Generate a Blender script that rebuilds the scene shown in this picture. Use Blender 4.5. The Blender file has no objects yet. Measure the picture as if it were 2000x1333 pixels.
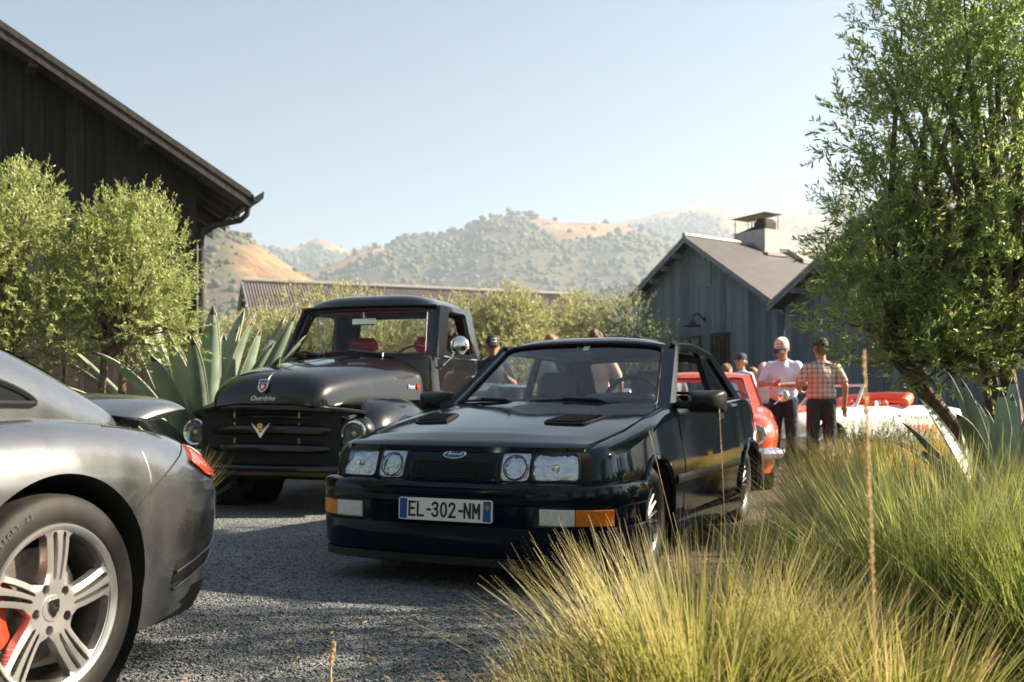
import bpy, bmesh, math, random
import numpy as np
from mathutils import Vector, Matrix, Euler
R = math.radians
random.seed(7); RNG = np.random.default_rng(11)
SC = bpy.context.scene
COL = SC.collection
# ------------------------------------------------------------------ camera, sky, sun, exposure
CAMH = 0.94; F = 1944.0; HOR = 783.0
cam = bpy.data.objects.new('camera', bpy.data.cameras.new('camera')); COL.objects.link(cam); SC.camera = cam
cam.location = (0, 0, CAMH); cam.rotation_euler = (R(90), 0, 0)
cam.data.sensor_width = 36; cam.data.lens = 35; cam.data.shift_y = (HOR - 666.5) / 2000
cam.data.clip_start = 0.05; cam.data.clip_end = 20000
cam.data.dof.use_dof = True; cam.data.dof.focus_distance = 4.1; cam.data.dof.aperture_fstop = 4.0
SUN_A, SUN_E = R(10), R(33)
SUND = Vector((math.cos(SUN_E) * math.cos(SUN_A), math.cos(SUN_E) * math.sin(SUN_A), math.sin(SUN_E)))
W = bpy.data.worlds.new('World'); SC.world = W; W.use_nodes = True
nt = W.node_tree; bg = nt.nodes['Background']
sky = nt.nodes.new('ShaderNodeTexSky'); sky.sky_type = 'NISHITA'; sky.sun_disc = False
sky.sun_elevation = SUN_E; sky.sun_rotation = R(90) - SUN_A; sky.air_density = 1.0; sky.dust_density = 0.9; sky.ozone_density = 1.8
nt.links.new(sky.outputs[0], bg.inputs[0]); bg.inputs[1].default_value = 0.028
sl = bpy.data.lights.new('sun', 'SUN'); sl.energy = 5.0; sl.angle = R(0.53); sl.color = (1.0, 0.83, 0.62)
sun = bpy.data.objects.new('sun', sl); COL.objects.link(sun); sun.rotation_euler = SUND.to_track_quat('Z', 'Y').to_euler()
SC.view_settings.view_transform = 'Standard'; SC.view_settings.look = 'None'; SC.view_settings.exposure = 2.27; SC.view_settings.gamma = 1
SC.cycles.use_denoising = True; SC.cycles.max_bounces = 8; SC.cycles.transparent_max_bounces = 24
SC.cycles.volume_bounces = 0; SC.cycles.caustics_reflective = False; SC.cycles.caustics_refractive = False
SC.cycles.sample_clamp_indirect = 6

# ------------------------------------------------------------------ helpers
def at(px, D, py=None):
    return (px - 1000) / F * D, D, (CAMH + (HOR - py) / F * D if py is not None else 0.0)

def tag(o, label=None, cat=None, group=None, kind=None):
    if label: o['label'] = label
    if cat: o['category'] = cat
    if group: o['group'] = group
    if kind: o['kind'] = kind
    return o

def thing(name, label, cat, loc=(0, 0, 0), rz=0.0, group=None):
    o = bpy.data.objects.new(name, None); COL.objects.link(o)
    o.location = loc; o.rotation_euler = (0, 0, rz); o.empty_display_size = .2
    return tag(o, label, cat, group)

def link(name, me, parent=None, mats=None):
    o = bpy.data.objects.new(name, me); COL.objects.link(o)
    if parent is not None: o.parent = parent
    for m in (mats if isinstance(mats, (list, tuple)) else [mats] if mats else []): me.materials.append(m)
    return o

def copy_tree(o, parent=None):
    c = o.copy(); COL.objects.link(c)
    if parent is not None: c.parent = parent
    for ch in list(o.children): copy_tree(ch, c)
    return c

class MB:
    def __init__(s): s.v = []; s.f = []; s.m = []
    def add(s, verts, faces, mi=0):
        b = len(s.v); s.v += [tuple(p) for p in verts]
        s.f += [tuple(b + i for i in f) for f in faces]; s.m += [mi] * len(faces); return s
    def box(s, c, d, mi=0, M=None, bev=0.0):
        hx, hy, hz = d[0] / 2, d[1] / 2, d[2] / 2
        if bev > 0:
            b = min(bev, hx * .9, hy * .9, hz * .9); vs = []; idx = {}
            for sx in (-1, 1):
                for sy in (-1, 1):
                    for sz in (-1, 1):
                        for k, p in enumerate(((hx, hy - b, hz - b), (hx - b, hy, hz - b), (hx - b, hy - b, hz))):
                            idx[(sx, sy, sz, k)] = len(vs); vs.append(Vector((sx * p[0], sy * p[1], sz * p[2])))
            fs = []
            for a in (-1, 1):
                fs.append([idx[(a, y, z, 0)] for y, z in ((-1, -1), (1, -1), (1, 1), (-1, 1))][::a])
                fs.append([idx[(x, a, z, 1)] for x, z in ((-1, -1), (1, -1), (1, 1), (-1, 1))][::-a])
                fs.append([idx[(x, y, a, 2)] for x, y in ((-1, -1), (1, -1), (1, 1), (-1, 1))][::a])
                for bb in (-1, 1):
                    fs.append([idx[(a, bb, -1, 0)], idx[(a, bb, -1, 1)], idx[(a, bb, 1, 1)], idx[(a, bb, 1, 0)]][::-a * bb])
                    fs.append([idx[(a, -1, bb, 0)], idx[(a, -1, bb, 2)], idx[(a, 1, bb, 2)], idx[(a, 1, bb, 0)]][::a * bb])
                    fs.append([idx[(-1, a, bb, 1)], idx[(-1, a, bb, 2)], idx[(1, a, bb, 2)], idx[(1, a, bb, 1)]][::-a * bb])
                    for cc in (-1, 1): fs.append([idx[(a, bb, cc, 0)], idx[(a, bb, cc, 1)], idx[(a, bb, cc, 2)]][::a * bb * cc])
            fs = [list(f)[::-1] if len(f) == 4 and False else f for f in fs]
        else:
            vs = [Vector((sx * hx, sy * hy, sz * hz)) for sx in (-1, 1) for sy in (-1, 1) for sz in (-1, 1)]
            fs = [(0, 1, 3, 2), (4, 6, 7, 5), (0, 4, 5, 1), (2, 3, 7, 6), (0, 2, 6, 4), (1, 5, 7, 3)]
        if M is not None: vs = [M @ p for p in vs]
        return s.add([p + Vector(c) for p in vs], fs, mi)
    def tube(s, pts, rad, n=8, mi=0, caps=True, flat=1.0):
        pts = [Vector(p) for p in pts]; k = len(pts)
        rad = rad if isinstance(rad, (list, tuple)) else [rad] * k
        prev = None; vs = []
        for i, p in enumerate(pts):
            t = (pts[min(i + 1, k - 1)] - pts[max(i - 1, 0)]).normalized()
            if prev is None:
                a = Vector((0, 0, 1)) if abs(t.z) < .9 else Vector((1, 0, 0)); u = t.cross(a).normalized()
            else: u = (prev - t * prev.dot(t)).normalized()
            prev = u; w = t.cross(u)
            for j in range(n):
                an = 2 * math.pi * j / n; vs.append(p + (u * math.cos(an) + w * math.sin(an) * flat) * rad[i])
        fs = [(i * n + j, i * n + (j + 1) % n, (i + 1) * n + (j + 1) % n, (i + 1) * n + j) for i in range(k - 1) for j in range(n)]
        if caps: fs += [tuple(range(n))[::-1], tuple((k - 1) * n + j for j in range(n))]
        return s.add(vs, fs, mi)
    def lathe(s, prof, c=(0, 0, 0), axis='y', n=32, mi=0, close=False):
        # prof: list of (axial, radius)
        vs = []; k = len(prof)
        for a, r in prof:
            for j in range(n):
                an = 2 * math.pi * j / n; p, q = r * math.cos(an), r * math.sin(an)
                v = (p, a, q) if axis == 'y' else (a, p, q) if axis == 'x' else (p, q, a)
                vs.append(Vector(v) + Vector(c))
        fs = [(i * n + j, i * n + (j + 1) % n, (i + 1) * n + (j + 1) % n, (i + 1) * n + j) for i in range(k - 1) for j in range(n)]
        if close: fs += [((k - 1) * n + j, (k - 1) * n + (j + 1) % n, (j + 1) % n, j) for j in range(n)]
        return s.add(vs, fs, mi)
    def grid(s, fn, nu, nv, mi=0, u0=0., u1=1., v0=0., v1=1.):
        vs = [fn(u0 + (u1 - u0) * i / nu, v0 + (v1 - v0) * j / nv) for i in range(nu + 1) for j in range(nv + 1)]
        fs = [(i * (nv + 1) + j, (i + 1) * (nv + 1) + j, (i + 1) * (nv + 1) + j + 1, i * (nv + 1) + j + 1) for i in range(nu) for j in range(nv)]
        return s.add(vs, fs, mi)
    def prism(s, poly, fn, d0, d1, mi=0):
        # poly: 2D list; fn(a,b,d)->3D
        n = len(poly); vs = [fn(a, b, d0) for a, b in poly] + [fn(a, b, d1) for a, b in poly]
        return s.add(vs, [tuple(range(n))[::-1], tuple(range(n, 2 * n))] + [(i, (i + 1) % n, n + (i + 1) % n, n + i) for i in range(n)], mi)
    def mesh(s, name, sharp=35, fix=True, weld=0):
        me = bpy.data.meshes.new(name); me.from_pydata(s.v, [], s.f)
        if any(s.m): me.polygons.foreach_set('material_index', s.m)
        if fix or weld:
            bm = bmesh.new(); bm.from_mesh(me)
            if weld: bmesh.ops.remove_doubles(bm, verts=bm.verts, dist=weld)
            if fix: bmesh.ops.recalc_face_normals(bm, faces=bm.faces)
            bm.to_mesh(me); bm.free()
        if sharp is not None:
            me.shade_smooth()
            if sharp < 180: me.set_sharp_from_angle(angle=R(sharp))
        me.update(); return me
    def build(s, name, mats, parent=None, sharp=35, fix=True, weld=0):
        return link(name, s.mesh(name, sharp, fix, weld), parent, mats)

def fastmesh(name, V, quads, mat, parent=None, smooth=False, attrs=None, tri=False):
    """numpy mesh: V (n,3), quads (m,k)"""
    me = bpy.data.meshes.new(name); k = quads.shape[1]; m = len(quads)
    me.vertices.add(len(V)); me.vertices.foreach_set('co', np.asarray(V, np.float32).ravel())
    me.loops.add(m * k); me.loops.foreach_set('vertex_index', quads.astype(np.int32).ravel())
    me.polygons.add(m); me.polygons.foreach_set('loop_start', np.arange(0, m * k, k, dtype=np.int32))
    me.update(calc_edges=True)
    if smooth: me.shade_smooth()
    for nme, arr in (attrs or {}).items():
        a = me.attributes.new(nme, 'FLOAT', 'POINT'); a.data.foreach_set('value', np.asarray(arr, np.float32))
    return link(name, me, parent, mat)

def textmesh(body, size, ext=0.0, bold=0.0, shear=0.0, cx=True, sx=1.0):
    cu = bpy.data.curves.new('lettering', 'FONT'); cu.body = body; cu.size = size; cu.extrude = ext; cu.offset = bold; cu.shear = shear
    cu.align_x = 'CENTER' if cx else 'LEFT'; cu.align_y = 'CENTER'; cu.resolution_u = 3
    o = bpy.data.objects.new('lettering', cu); COL.objects.link(o)
    dg = bpy.context.evaluated_depsgraph_get(); me = bpy.data.meshes.new_from_object(o.evaluated_get(dg))
    bpy.data.objects.remove(o); bpy.data.curves.remove(cu)
    if sx != 1.0: me.transform(Matrix.Diagonal((sx, 1, 1, 1)))
    return me

def text_on(name, body, size, origin, xdir, ydir, mat, parent, ext=.001, bold=0.0, shear=0.0, sx=1.0):
    me = textmesh(body, size, ext, bold, shear, True, sx)
    x = Vector(xdir).normalized(); y = Vector(ydir); y = (y - x * y.dot(x)).normalized(); z = x.cross(y)
    M = Matrix((x, y, z)).transposed().to_4x4(); M.translation = Vector(origin)
    me.transform(M); me.materials.clear(); return link(name, me, parent, mat)

def catmull(P, n):
    P = np.asarray(P, float); Q = np.vstack([2 * P[0] - P[1], P, 2 * P[-1] - P[-2]]); out = []
    k = len(P) - 1
    for i in range(k):
        a, b, c, d = Q[i], Q[i + 1], Q[i + 2], Q[i + 3]
        ts = np.linspace(0, 1, n, endpoint=False)[:, None]
        out.append(.5 * ((2 * b) + (-a + c) * ts + (2 * a - 5 * b + 4 * c - d) * ts ** 2 + (-a + 3 * b - 3 * c + d) * ts ** 3))
    out.append(P[-1:]); return np.vstack(out)

def interp(tab):
    xs = [p[0] for p in tab]; ys = [p[1] for p in tab]
    o = np.argsort(xs); xs = np.array(xs)[o]; ys = np.array(ys)[o]
    def f(x):
        # monotone-ish smooth interpolation
        i = int(np.clip(np.searchsorted(xs, x) - 1, 0, len(xs) - 2)); t = np.clip((x - xs[i]) / (xs[i + 1] - xs[i]), 0, 1)
        d = np.diff(ys) / np.diff(xs)
        def m(j):
            if j == 0: return d[0]
            if j == len(xs) - 1: return d[-1]
            return 0.0 if d[j - 1] * d[j] <= 0 else 2 * d[j - 1] * d[j] / (d[j - 1] + d[j])
        h = xs[i + 1] - xs[i]
        return float((2*t**3-3*t*t+1)*ys[i] + (t**3-2*t*t+t)*h*m(i) + (-2*t**3+3*t*t)*ys[i+1] + (t**3-t*t)*h*m(i+1))
    return f

def vnoise(x, y, seed=0):
    x = np.asarray(x, float); y = np.asarray(y, float); xi = np.floor(x).astype(np.int64); yi = np.floor(y).astype(np.int64)
    fx = x - xi; fy = y - yi; fx = fx * fx * (3 - 2 * fx); fy = fy * fy * (3 - 2 * fy)
    def h(a, b):
        n = (a * 374761393 + b * 668265263 + seed * 974634777) & 0xFFFFFFFF
        n = ((n ^ (n >> 13)) * 1274126177) & 0xFFFFFFFF; return ((n ^ (n >> 16)) & 0xFFFF) / 65535.0
    return (h(xi, yi) * (1 - fx) + h(xi + 1, yi) * fx) * (1 - fy) + (h(xi, yi + 1) * (1 - fx) + h(xi + 1, yi + 1) * fx) * fy
def fbm(x, y, o=4, seed=0):
    s = 0; a = .5; t = 0
    for i in range(o): s = s + a * vnoise(x * 2 ** i, y * 2 ** i, seed + i); t += a; a *= .5
    return s / t

# ------------------------------------------------------------------ materials
def newmat(name):
    m = bpy.data.materials.new(name); m.use_nodes = True; return m, m.node_tree.nodes, m.node_tree.links, m.node_tree.nodes['Principled BSDF']
def mat(name, col, rough=.5, metal=0., spec=.5, coat=0., var=None, bump=None, rvar=None, ior=None, coords='Object', em=None, stretch=None, sheen=0):
    m, N, L, b = newmat(name)
    b.inputs['Base Color'].default_value = (*col, 1); b.inputs['Roughness'].default_value = rough; b.inputs['Metallic'].default_value = metal
    b.inputs['Specular IOR Level'].default_value = spec; b.inputs['Coat Weight'].default_value = coat; b.inputs['Coat Roughness'].default_value = .03
    if sheen: b.inputs['Sheen Weight'].default_value = sheen
    if ior: b.inputs['IOR'].default_value = ior
    if em: b.inputs['Emission Color'].default_value = (*em[0], 1); b.inputs['Emission Strength'].default_value = em[1]
    tc = N.new('ShaderNodeTexCoord'); src = tc.outputs[coords]
    if stretch:
        mp = N.new('ShaderNodeMapping'); mp.inputs['Scale'].default_value = stretch; L.new(src, mp.inputs[0]); src = mp.outputs[0]
    if var:
        sc, amt = var[:2]; c2 = var[2] if len(var) > 2 else tuple(c * (1 - amt) for c in col)
        n = N.new('ShaderNodeTexNoise'); n.inputs['Scale'].default_value = sc; n.inputs['Detail'].default_value = 6; L.new(src, n.inputs['Vector'])
        r = N.new('ShaderNodeMapRange'); r.inputs[1].default_value = .35; r.inputs[2].default_value = .65; L.new(n.outputs[0], r.inputs[0])
        x = N.new('ShaderNodeMix'); x.data_type = 'RGBA'; x.inputs[6].default_value = (*col, 1); x.inputs[7].default_value = (*c2, 1)
        L.new(r.outputs[0], x.inputs[0]); L.new(x.outputs[2], b.inputs['Base Color'])
    if rvar:
        n = N.new('ShaderNodeTexNoise'); n.inputs['Scale'].default_value = rvar[0]; n.inputs['Detail'].default_value = 5; L.new(src, n.inputs['Vector'])
        r = N.new('ShaderNodeMapRange'); r.inputs[1].default_value = .3; r.inputs[2].default_value = .7; r.inputs[3].default_value = rvar[1]; r.inputs[4].default_value = rvar[2]
        L.new(n.outputs[0], r.inputs[0]); L.new(r.outputs[0], b.inputs['Roughness'])
    if bump:
        n = N.new('ShaderNodeTexNoise'); n.inputs['Scale'].default_value = bump[0]; n.inputs['Detail'].default_value = 4; L.new(src, n.inputs['Vector'])
        bu = N.new('ShaderNodeBump'); bu.inputs['Strength'].default_value = bump[1]; bu.inputs['Distance'].default_value = bump[2] if len(bump) > 2 else .01
        L.new(n.outputs[0], bu.inputs['Height']); L.new(bu.outputs[0], b.inputs['Normal'])
    return m
def glassmat(name, tint=(.86, .93, .92), ior=1.5, rough=0.0):
    m, N, L, b = newmat(name); N.remove(b); out = N['Material Output']
    t = N.new('ShaderNodeBsdfTransparent'); t.inputs[0].default_value = (*tint, 1)
    g = N.new('ShaderNodeBsdfGlossy'); g.inputs['Roughness'].default_value = rough
    lw = N.new('ShaderNodeLayerWeight'); lw.inputs[0].default_value = .5; pw = N.new('ShaderNodeMath'); pw.operation = 'POWER'; pw.inputs[1].default_value = 4.2; L.new(lw.outputs['Facing'], pw.inputs[0])
    f0 = ((ior - 1) / (ior + 1)) ** 2; f = N.new('ShaderNodeMath'); f.operation = 'MULTIPLY_ADD'; f.inputs[1].default_value = 1 - f0; f.inputs[2].default_value = f0; L.new(pw.outputs[0], f.inputs[0]); x = N.new('ShaderNodeMixShader')
    L.new(f.outputs[0], x.inputs[0]); L.new(t.outputs[0], x.inputs[1]); L.new(g.outputs[0], x.inputs[2]); L.new(x.outputs[0], out.inputs[0]); return m
def paint(name, col, rough=.32, metal=0., spec=.5, coat=1.0):
    m = mat(name, col, rough, metal, spec, coat, rvar=(9, rough * .9, rough * 1.15))
    b = m.node_tree.nodes['Principled BSDF']; b.inputs['Coat Roughness'].default_value = .035
    return m
def leafmat(name, ca, cb, cc=None, trans=.35, rough=.42, tipcol=None):
    """per-leaf colour from random-per-island between ca and cb; light comes through"""
    m, N, L, b = newmat(name); out = N['Material Output']
    g = N.new('ShaderNodeNewGeometry'); cr = N.new('ShaderNodeValToRGB'); e = cr.color_ramp.elements
    e[0].color = (*ca, 1); e[1].color = (*cb, 1)
    if cc: x = e.new(.86); x.color = (*cb, 1); e[-1].color = (*cc, 1)
    L.new(g.outputs['Random Per Island'], cr.inputs[0]); src = cr.outputs[0]
    if tipcol:
        a = N.new('ShaderNodeAttribute'); a.attribute_name = 'tip'; x = N.new('ShaderNodeMix'); x.data_type = 'RGBA'
        x.inputs[7].default_value = (*tipcol, 1); L.new(a.outputs['Fac'], x.inputs[0]); L.new(src, x.inputs[6]); src = x.outputs[2]
    L.new(src, b.inputs['Base Color']); b.inputs['Roughness'].default_value = rough; b.inputs['Specular IOR Level'].default_value = .4
    t = N.new('ShaderNodeBsdfTranslucent'); h = N.new('ShaderNodeHueSaturation'); h.inputs['Saturation'].default_value = 1.15; h.inputs['Value'].default_value = 1.5
    L.new(src, h.inputs['Color']); L.new(h.outputs[0], t.inputs[0]); mx = N.new('ShaderNodeMixShader'); mx.inputs[0].default_value = trans
    L.new(b.outputs[0], mx.inputs[1]); L.new(t.outputs[0], mx.inputs[2]); L.new(mx.outputs[0], out.inputs[0]); return m

M = {}
M['black_paint'] = paint('black_paint', (.002, .0045, .009), .3, spec=.1)
_b = M['black_paint'].node_tree.nodes['Principled BSDF']; _b.inputs['Specular Tint'].default_value = (.62, .84, 1, 1); _b.inputs['Specular IOR Level'].default_value = .36; _b.inputs['Coat Weight'].default_value = 0
for _l in list(_b.inputs['Roughness'].links): M['black_paint'].node_tree.links.remove(_l)
_b.inputs['Roughness'].default_value = .07
M['truck_black'] = paint('truck_black', (.0025, .0025, .0035), .3, spec=.15)
M['grey_paint'] = paint('grey_metallic_paint', (.245, .250, .262), .27, .88)
M['red_paint'] = paint('red_paint', (.66, .07, .022), .25)
M['white_paint'] = paint('white_paint', (.78, .77, .74), .3)
M['blue_paint'] = paint('pale_blue_paint', (.22, .36, .46), .3)
M['silver_paint'] = paint('silver_paint', (.42, .46, .50), .3, .5)
M['black_trim'] = mat('black_trim', (.008, .008, .009), .45, spec=.25, bump=(300, .15, .002))
M['gap'] = mat('panel_gap', (.003, .003, .003), .8)
M['rubber'] = mat('tyre_rubber', (.010, .010, .010), .66, var=(14, .5, (.019, .018, .017)), bump=(160, .2, .002), spec=.3)
M['letter_rubber'] = mat('tyre_lettering', (.06, .058, .055), .6)
M['chrome'] = mat('chrome', (.82, .82, .82), .07, 1.0)
M['alloy'] = mat('machined_alloy', (.60, .60, .60), .27, .8)
M['dark_alloy'] = mat('dark_alloy', (.075, .075, .08), .4, .85)
M['glass'] = glassmat('window_glass', (.88, .93, .93), 1.5)
M['screen'] = glassmat('windscreen_glass', (.86, .92, .93), 1.75)
M['lens'] = glassmat('lamp_glass', (.93, .96, .97), 1.5)
M['ribbed'] = mat('ribbed_lamp_lens', (.62, .62, .58), .18, 0, .6, var=(60, .2))
M['reflector'] = mat('lamp_reflector', (.55, .57, .60), .2, 1.0, bump=(14, .9, .03))
M['orange'] = mat('orange_lens', (.70, .17, .015), .15, coat=.6, var=(70, .3))
M['tail_orange'] = mat('tail_lamp_lens', (.72, .085, .015), .12, coat=.8, var=(45, .35))
M['red_lens'] = mat('red_lens', (.60, .025, .012), .12, coat=.8, var=(60, .3))
M['dark_cloth'] = mat('dark_seat_cloth', (.085, .10, .115), .9, var=(90, .4))
M['interior'] = mat('black_interior', (.025, .028, .032), .7)
M['red_leather'] = mat('red_leather', (.50, .028, .018), .42, var=(20, .25), bump=(120, .12, .002))
M['red_trim'] = mat('red_trim', (.22, .012, .012), .7)
M['plate'] = mat('plate_white', (.72, .73, .70), .35)
M['plate_ink'] = mat('plate_black', (.012, .012, .012), .4)
M['plate_blue'] = mat('plate_blue', (.012, .075, .27), .35)
M['badge_blue'] = mat('badge_blue', (.015, .07, .18), .2, coat=.5)
M['white'] = mat('white_print', (.75, .76, .76), .4)
M['gold'] = mat('brass', (.55, .42, .18), .3, .9)
M['bright_metal'] = mat('polished_emblem', (.78, .79, .80), .3, .55)
M['caliper'] = mat('red_caliper', (.62, .035, .012), .35)
M['steel'] = mat('worn_steel', (.30, .28, .26), .4, .9, var=(30, .4))
# ------------------------------------------------------------------ ground, hills, haze
def ground_material(name, c1, c2, c3, stones=True, scale=95):
    m, N, L, b = newmat(name); tc = N.new('ShaderNodeTexCoord'); src = tc.outputs['Object']
    v = N.new('ShaderNodeTexVoronoi'); v.inputs['Scale'].default_value = scale; L.new(src, v.inputs['Vector'])
    v2 = N.new('ShaderNodeTexVoronoi'); v2.inputs['Scale'].default_value = scale * .45; L.new(src, v2.inputs['Vector'])
    n = N.new('ShaderNodeTexNoise'); n.inputs['Scale'].default_value = 1.1; n.inputs['Detail'].default_value = 7; L.new(src, n.inputs['Vector'])
    sep = N.new('ShaderNodeSeparateColor'); L.new(v.outputs['Color'], sep.inputs[0])
    cr = N.new('ShaderNodeValToRGB'); e = cr.color_ramp.elements; e[0].color = (*c1, 1); e[1].color = (*c3, 1); x = e.new(.5); x.color = (*c2, 1)
    L.new(sep.outputs[0], cr.inputs[0])
    mr = N.new('ShaderNodeMapRange'); mr.inputs[1].default_value = .35; mr.inputs[2].default_value = .68; mr.inputs[3].default_value = .78; mr.inputs[4].default_value = 1.12
    L.new(n.outputs[0], mr.inputs[0]); mx = N.new('ShaderNodeMix'); mx.data_type = 'RGBA'; mx.blend_type = 'MULTIPLY'; mx.inputs[0].default_value = 1
    L.new(cr.outputs[0], mx.inputs[6]); L.new(mr.outputs[0], mx.inputs[7]); L.new(mx.outputs[2], b.inputs['Base Color'])
    b.inputs['Roughness'].default_value = .85; b.inputs['Specular IOR Level'].default_value = .25
    ad = N.new('ShaderNodeMath'); ad.operation = 'ADD'; L.new(v.outputs['Distance'], ad.inputs[0]); L.new(v2.outputs['Distance'], ad.inputs[1])
    bu = N.new('ShaderNodeBump'); bu.invert = True; bu.inputs['Strength'].default_value = .9; bu.inputs['Distance'].default_value = .012
    L.new(ad.outputs[0], bu.inputs['Height']); L.new(bu.outputs[0], b.inputs['Normal']); return m
M['gravel'] = ground_material('grey_gravel', (.062, .074, .082), (.15, .168, .178), (.29, .30, .30))
M['soil'] = ground_material('dry_soil', (.055, .042, .03), (.10, .078, .052), (.16, .13, .09), scale=60)
M['dry_field'] = mat('dry_field', (.26, .20, .11), .95, var=(.04, .4, (.16, .15, .07)))

# one sheet to the horizon
g = MB(); xs = np.unique(np.concatenate([np.linspace(-9000, -60, 14), np.linspace(-60, 60, 13), np.linspace(60, 9000, 14)]))
ys = np.unique(np.concatenate([np.linspace(-3000, -40, 8), np.linspace(-40, 90, 14), np.linspace(90, 9000, 14)]))
for a in range(len(xs) - 1):
    for c in range(len(ys) - 1):
        g.add([(xs[a], ys[c], -.02), (xs[a + 1], ys[c], -.02), (xs[a + 1], ys[c + 1], -.02), (xs[a], ys[c + 1], -.02)], [(0, 1, 2, 3)])
tag(g.build('ground', M['dry_field'], weld=1e-4), kind='structure')
EDGE = [(-.75, -3), (-.55, 1.5), (-.15, 3.2), (.55, 4.9), (1.12, 6.6), (1.75, 8.5), (2.9, 11.3), (4.4, 14.6), (6.0, 18), (9.5, 26)]   # planting bed / driveway edge
ed = catmull(EDGE, 8)
def edge_x(y): return float(np.interp(y, ed[:, 1], ed[:, 0]))
ys2 = np.linspace(-3, 26, 59); g = MB()
for i in range(58):
    x0, x1 = edge_x(ys2[i]), edge_x(ys2[i + 1])
    g.add([(-9, ys2[i], 0), (x0 + .5, ys2[i], 0), (x1 + .5, ys2[i + 1], 0), (-9, ys2[i + 1], 0)], [(0, 1, 2, 3)])
g.add([(-9, 26, 0), (22, 26, 0), (22, 42, 0), (-9, 42, 0)], [(0, 1, 2, 3)])
for i in range(20, 58):
    x0, x1 = edge_x(ys2[i]) + 3.6, edge_x(ys2[i + 1]) + 3.6
    if ys2[i] > 13: g.add([(x0, ys2[i], 0), (22, ys2[i], 0), (22, ys2[i + 1], 0), (x1, ys2[i + 1], 0)], [(0, 1, 2, 3)])
tag(g.build('driveway', M['gravel'], weld=1e-4), kind='structure')
g = MB()
for i in range(58):
    n0, n1 = edge_x(ys2[i]), edge_x(ys2[i + 1]); w0 = 3.7 if ys2[i] > 13 else 14; w1 = 3.7 if ys2[i] > 13 else 14
    def bedz(u): return .006 + .05 * math.sin(min(u * 3.2, 1) * math.pi / 2)
    for k in range(10):
        u0, u1 = (k / 10) ** 2, ((k + 1) / 10) ** 2
        g.add([(n0 + w0 * u0, ys2[i], bedz(u0)), (n0 + w0 * u1, ys2[i], bedz(u1)), (n1 + w1 * u1, ys2[i + 1], bedz(u1)), (n1 + w1 * u0, ys2[i + 1], bedz(u0))], [(0, 1, 2, 3)])
tag(g.build('planting_bed', M['soil'], weld=1e-4, sharp=180), kind='structure')
g = MB(); g.box((-5.8, 9.5, .0), (4.6, 8, .06)); tag(g.build('planting_bed', M['soil']), kind='structure')
# loose stones on the driveway
n = 32000; D = 3.0 + 5.2 * RNG.random(n) ** 1.5; X = (RNG.random(n) * 1.25 - .62) * D; keep = X < np.interp(D, ed[:, 1], ed[:, 0]) + .25
X, D = X[keep], D[keep]; n = len(X); s = (.0035 + .0055 * RNG.random(n) ** 2)[:, None]
oc = np.array([(1, 0, 0), (0, 1, 0), (-1, 0, 0), (0, -1, 0), (0, 0, .8), (0, 0, -.5)], float)
V = oc[None] * s[:, None, :] * (0.6 + .8 * RNG.random((n, 6, 1))); an = RNG.random(n) * 6.28; ca, sa = np.cos(an)[:, None], np.sin(an)[:, None]
V = np.stack([V[..., 0] * ca - V[..., 1] * sa, V[..., 0] * sa + V[..., 1] * ca, V[..., 2]], -1) + np.stack([X, D, np.full(n, .003)], -1)[:, None]
T = np.array([(0, 1, 4), (1, 2, 4), (2, 3, 4), (3, 0, 4), (1, 0, 5), (2, 1, 5), (3, 2, 5), (0, 3, 5)]); T = (T[None] + (np.arange(n) * 6)[:, None, None]).reshape(-1, 3)
M['stones'] = leafmat('gravel_stone', (.065, .076, .084), (.19, .205, .212), (.33, .335, .33), trans=0, rough=.8)
tag(fastmesh('gravel', V.reshape(-1, 3), T, M['stones']), 'loose grey gravel strewn over the driveway', 'gravel', kind='stuff')

# hills: three ridges, skyline heights by bearing
def ridge(tab, d):
    a = np.array(tab, float); b = (a[:, 0] - 1000) / F; z = (HOR - a[:, 1]) / F * d + CAMH
    return lambda t: np.interp(t, b, z)
FAR = [(-1600, 520), (-800, 470), (-200, 440), (200, 460), (395, 470), (490, 473), (540, 468), (590, 471), (625, 456), (650, 470), (680, 480), (720, 474), (790, 478), (900, 470), (1000, 455), (1200, 434), (1260, 418), (1320, 404), (1400, 395), (1450, 407), (1500, 411), (1560, 405), (1620, 398), (1800, 380), (2200, 400), (3000, 450), (3800, 500)]
MID = [(-1600, 640), (-400, 560), (200, 560), (480, 560), (560, 535), (640, 505), (700, 485), (740, 470), (800, 462), (850, 458), (900, 450), (940, 436), (1000, 425), (1040, 434), (1090, 440), (1130, 437), (1180, 436), (1230, 444), (1300, 470), (1400, 500), (1500, 520), (1700, 500), (2200, 470), (3000, 520), (3800, 560)]
NEAR = [(-1600, 460), (-600, 420), (0, 440), (250, 445), (395, 455), (440, 452), (480, 466), (520, 492), (570, 520), (620, 548), (700, 575), (800, 590), (1000, 590), (1200, 580), (1400, 560), (1700, 560), (2300, 530), (3800, 560)]
RID = [(ridge(FAR, 2600), 2600, 900), (ridge(MID, 1750), 1750, 620), (ridge(NEAR, 1000), 1000, 420)]; HK_ = (1.0, 1.02, 1.10)
def hill_h(x, y):
    t = x / np.maximum(y, 1.0); h = np.zeros_like(x)
    for (f, d, w), hk in zip(RID, HK_):
        q = (y - d) / w; sh = np.where(q < 0, np.exp(-1.7 * q * q) - .055, np.exp(-.9 * q * q)); h = np.maximum(h, hk * f(t) * np.clip(sh, 0, 1))
    n = fbm(x / 260, y / 260, 5, 3); gl = np.abs(fbm(x / 170 + 9, y / 300, 4, 8) - .5) * 2
    return h * (1 + .13 * (n - .5)) - np.clip(h, 0, 80) * .26 * (.5 - gl) * (h > 4) + np.where(h > 2, 0, -3.0)
nb, nd = 340, 170
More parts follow.
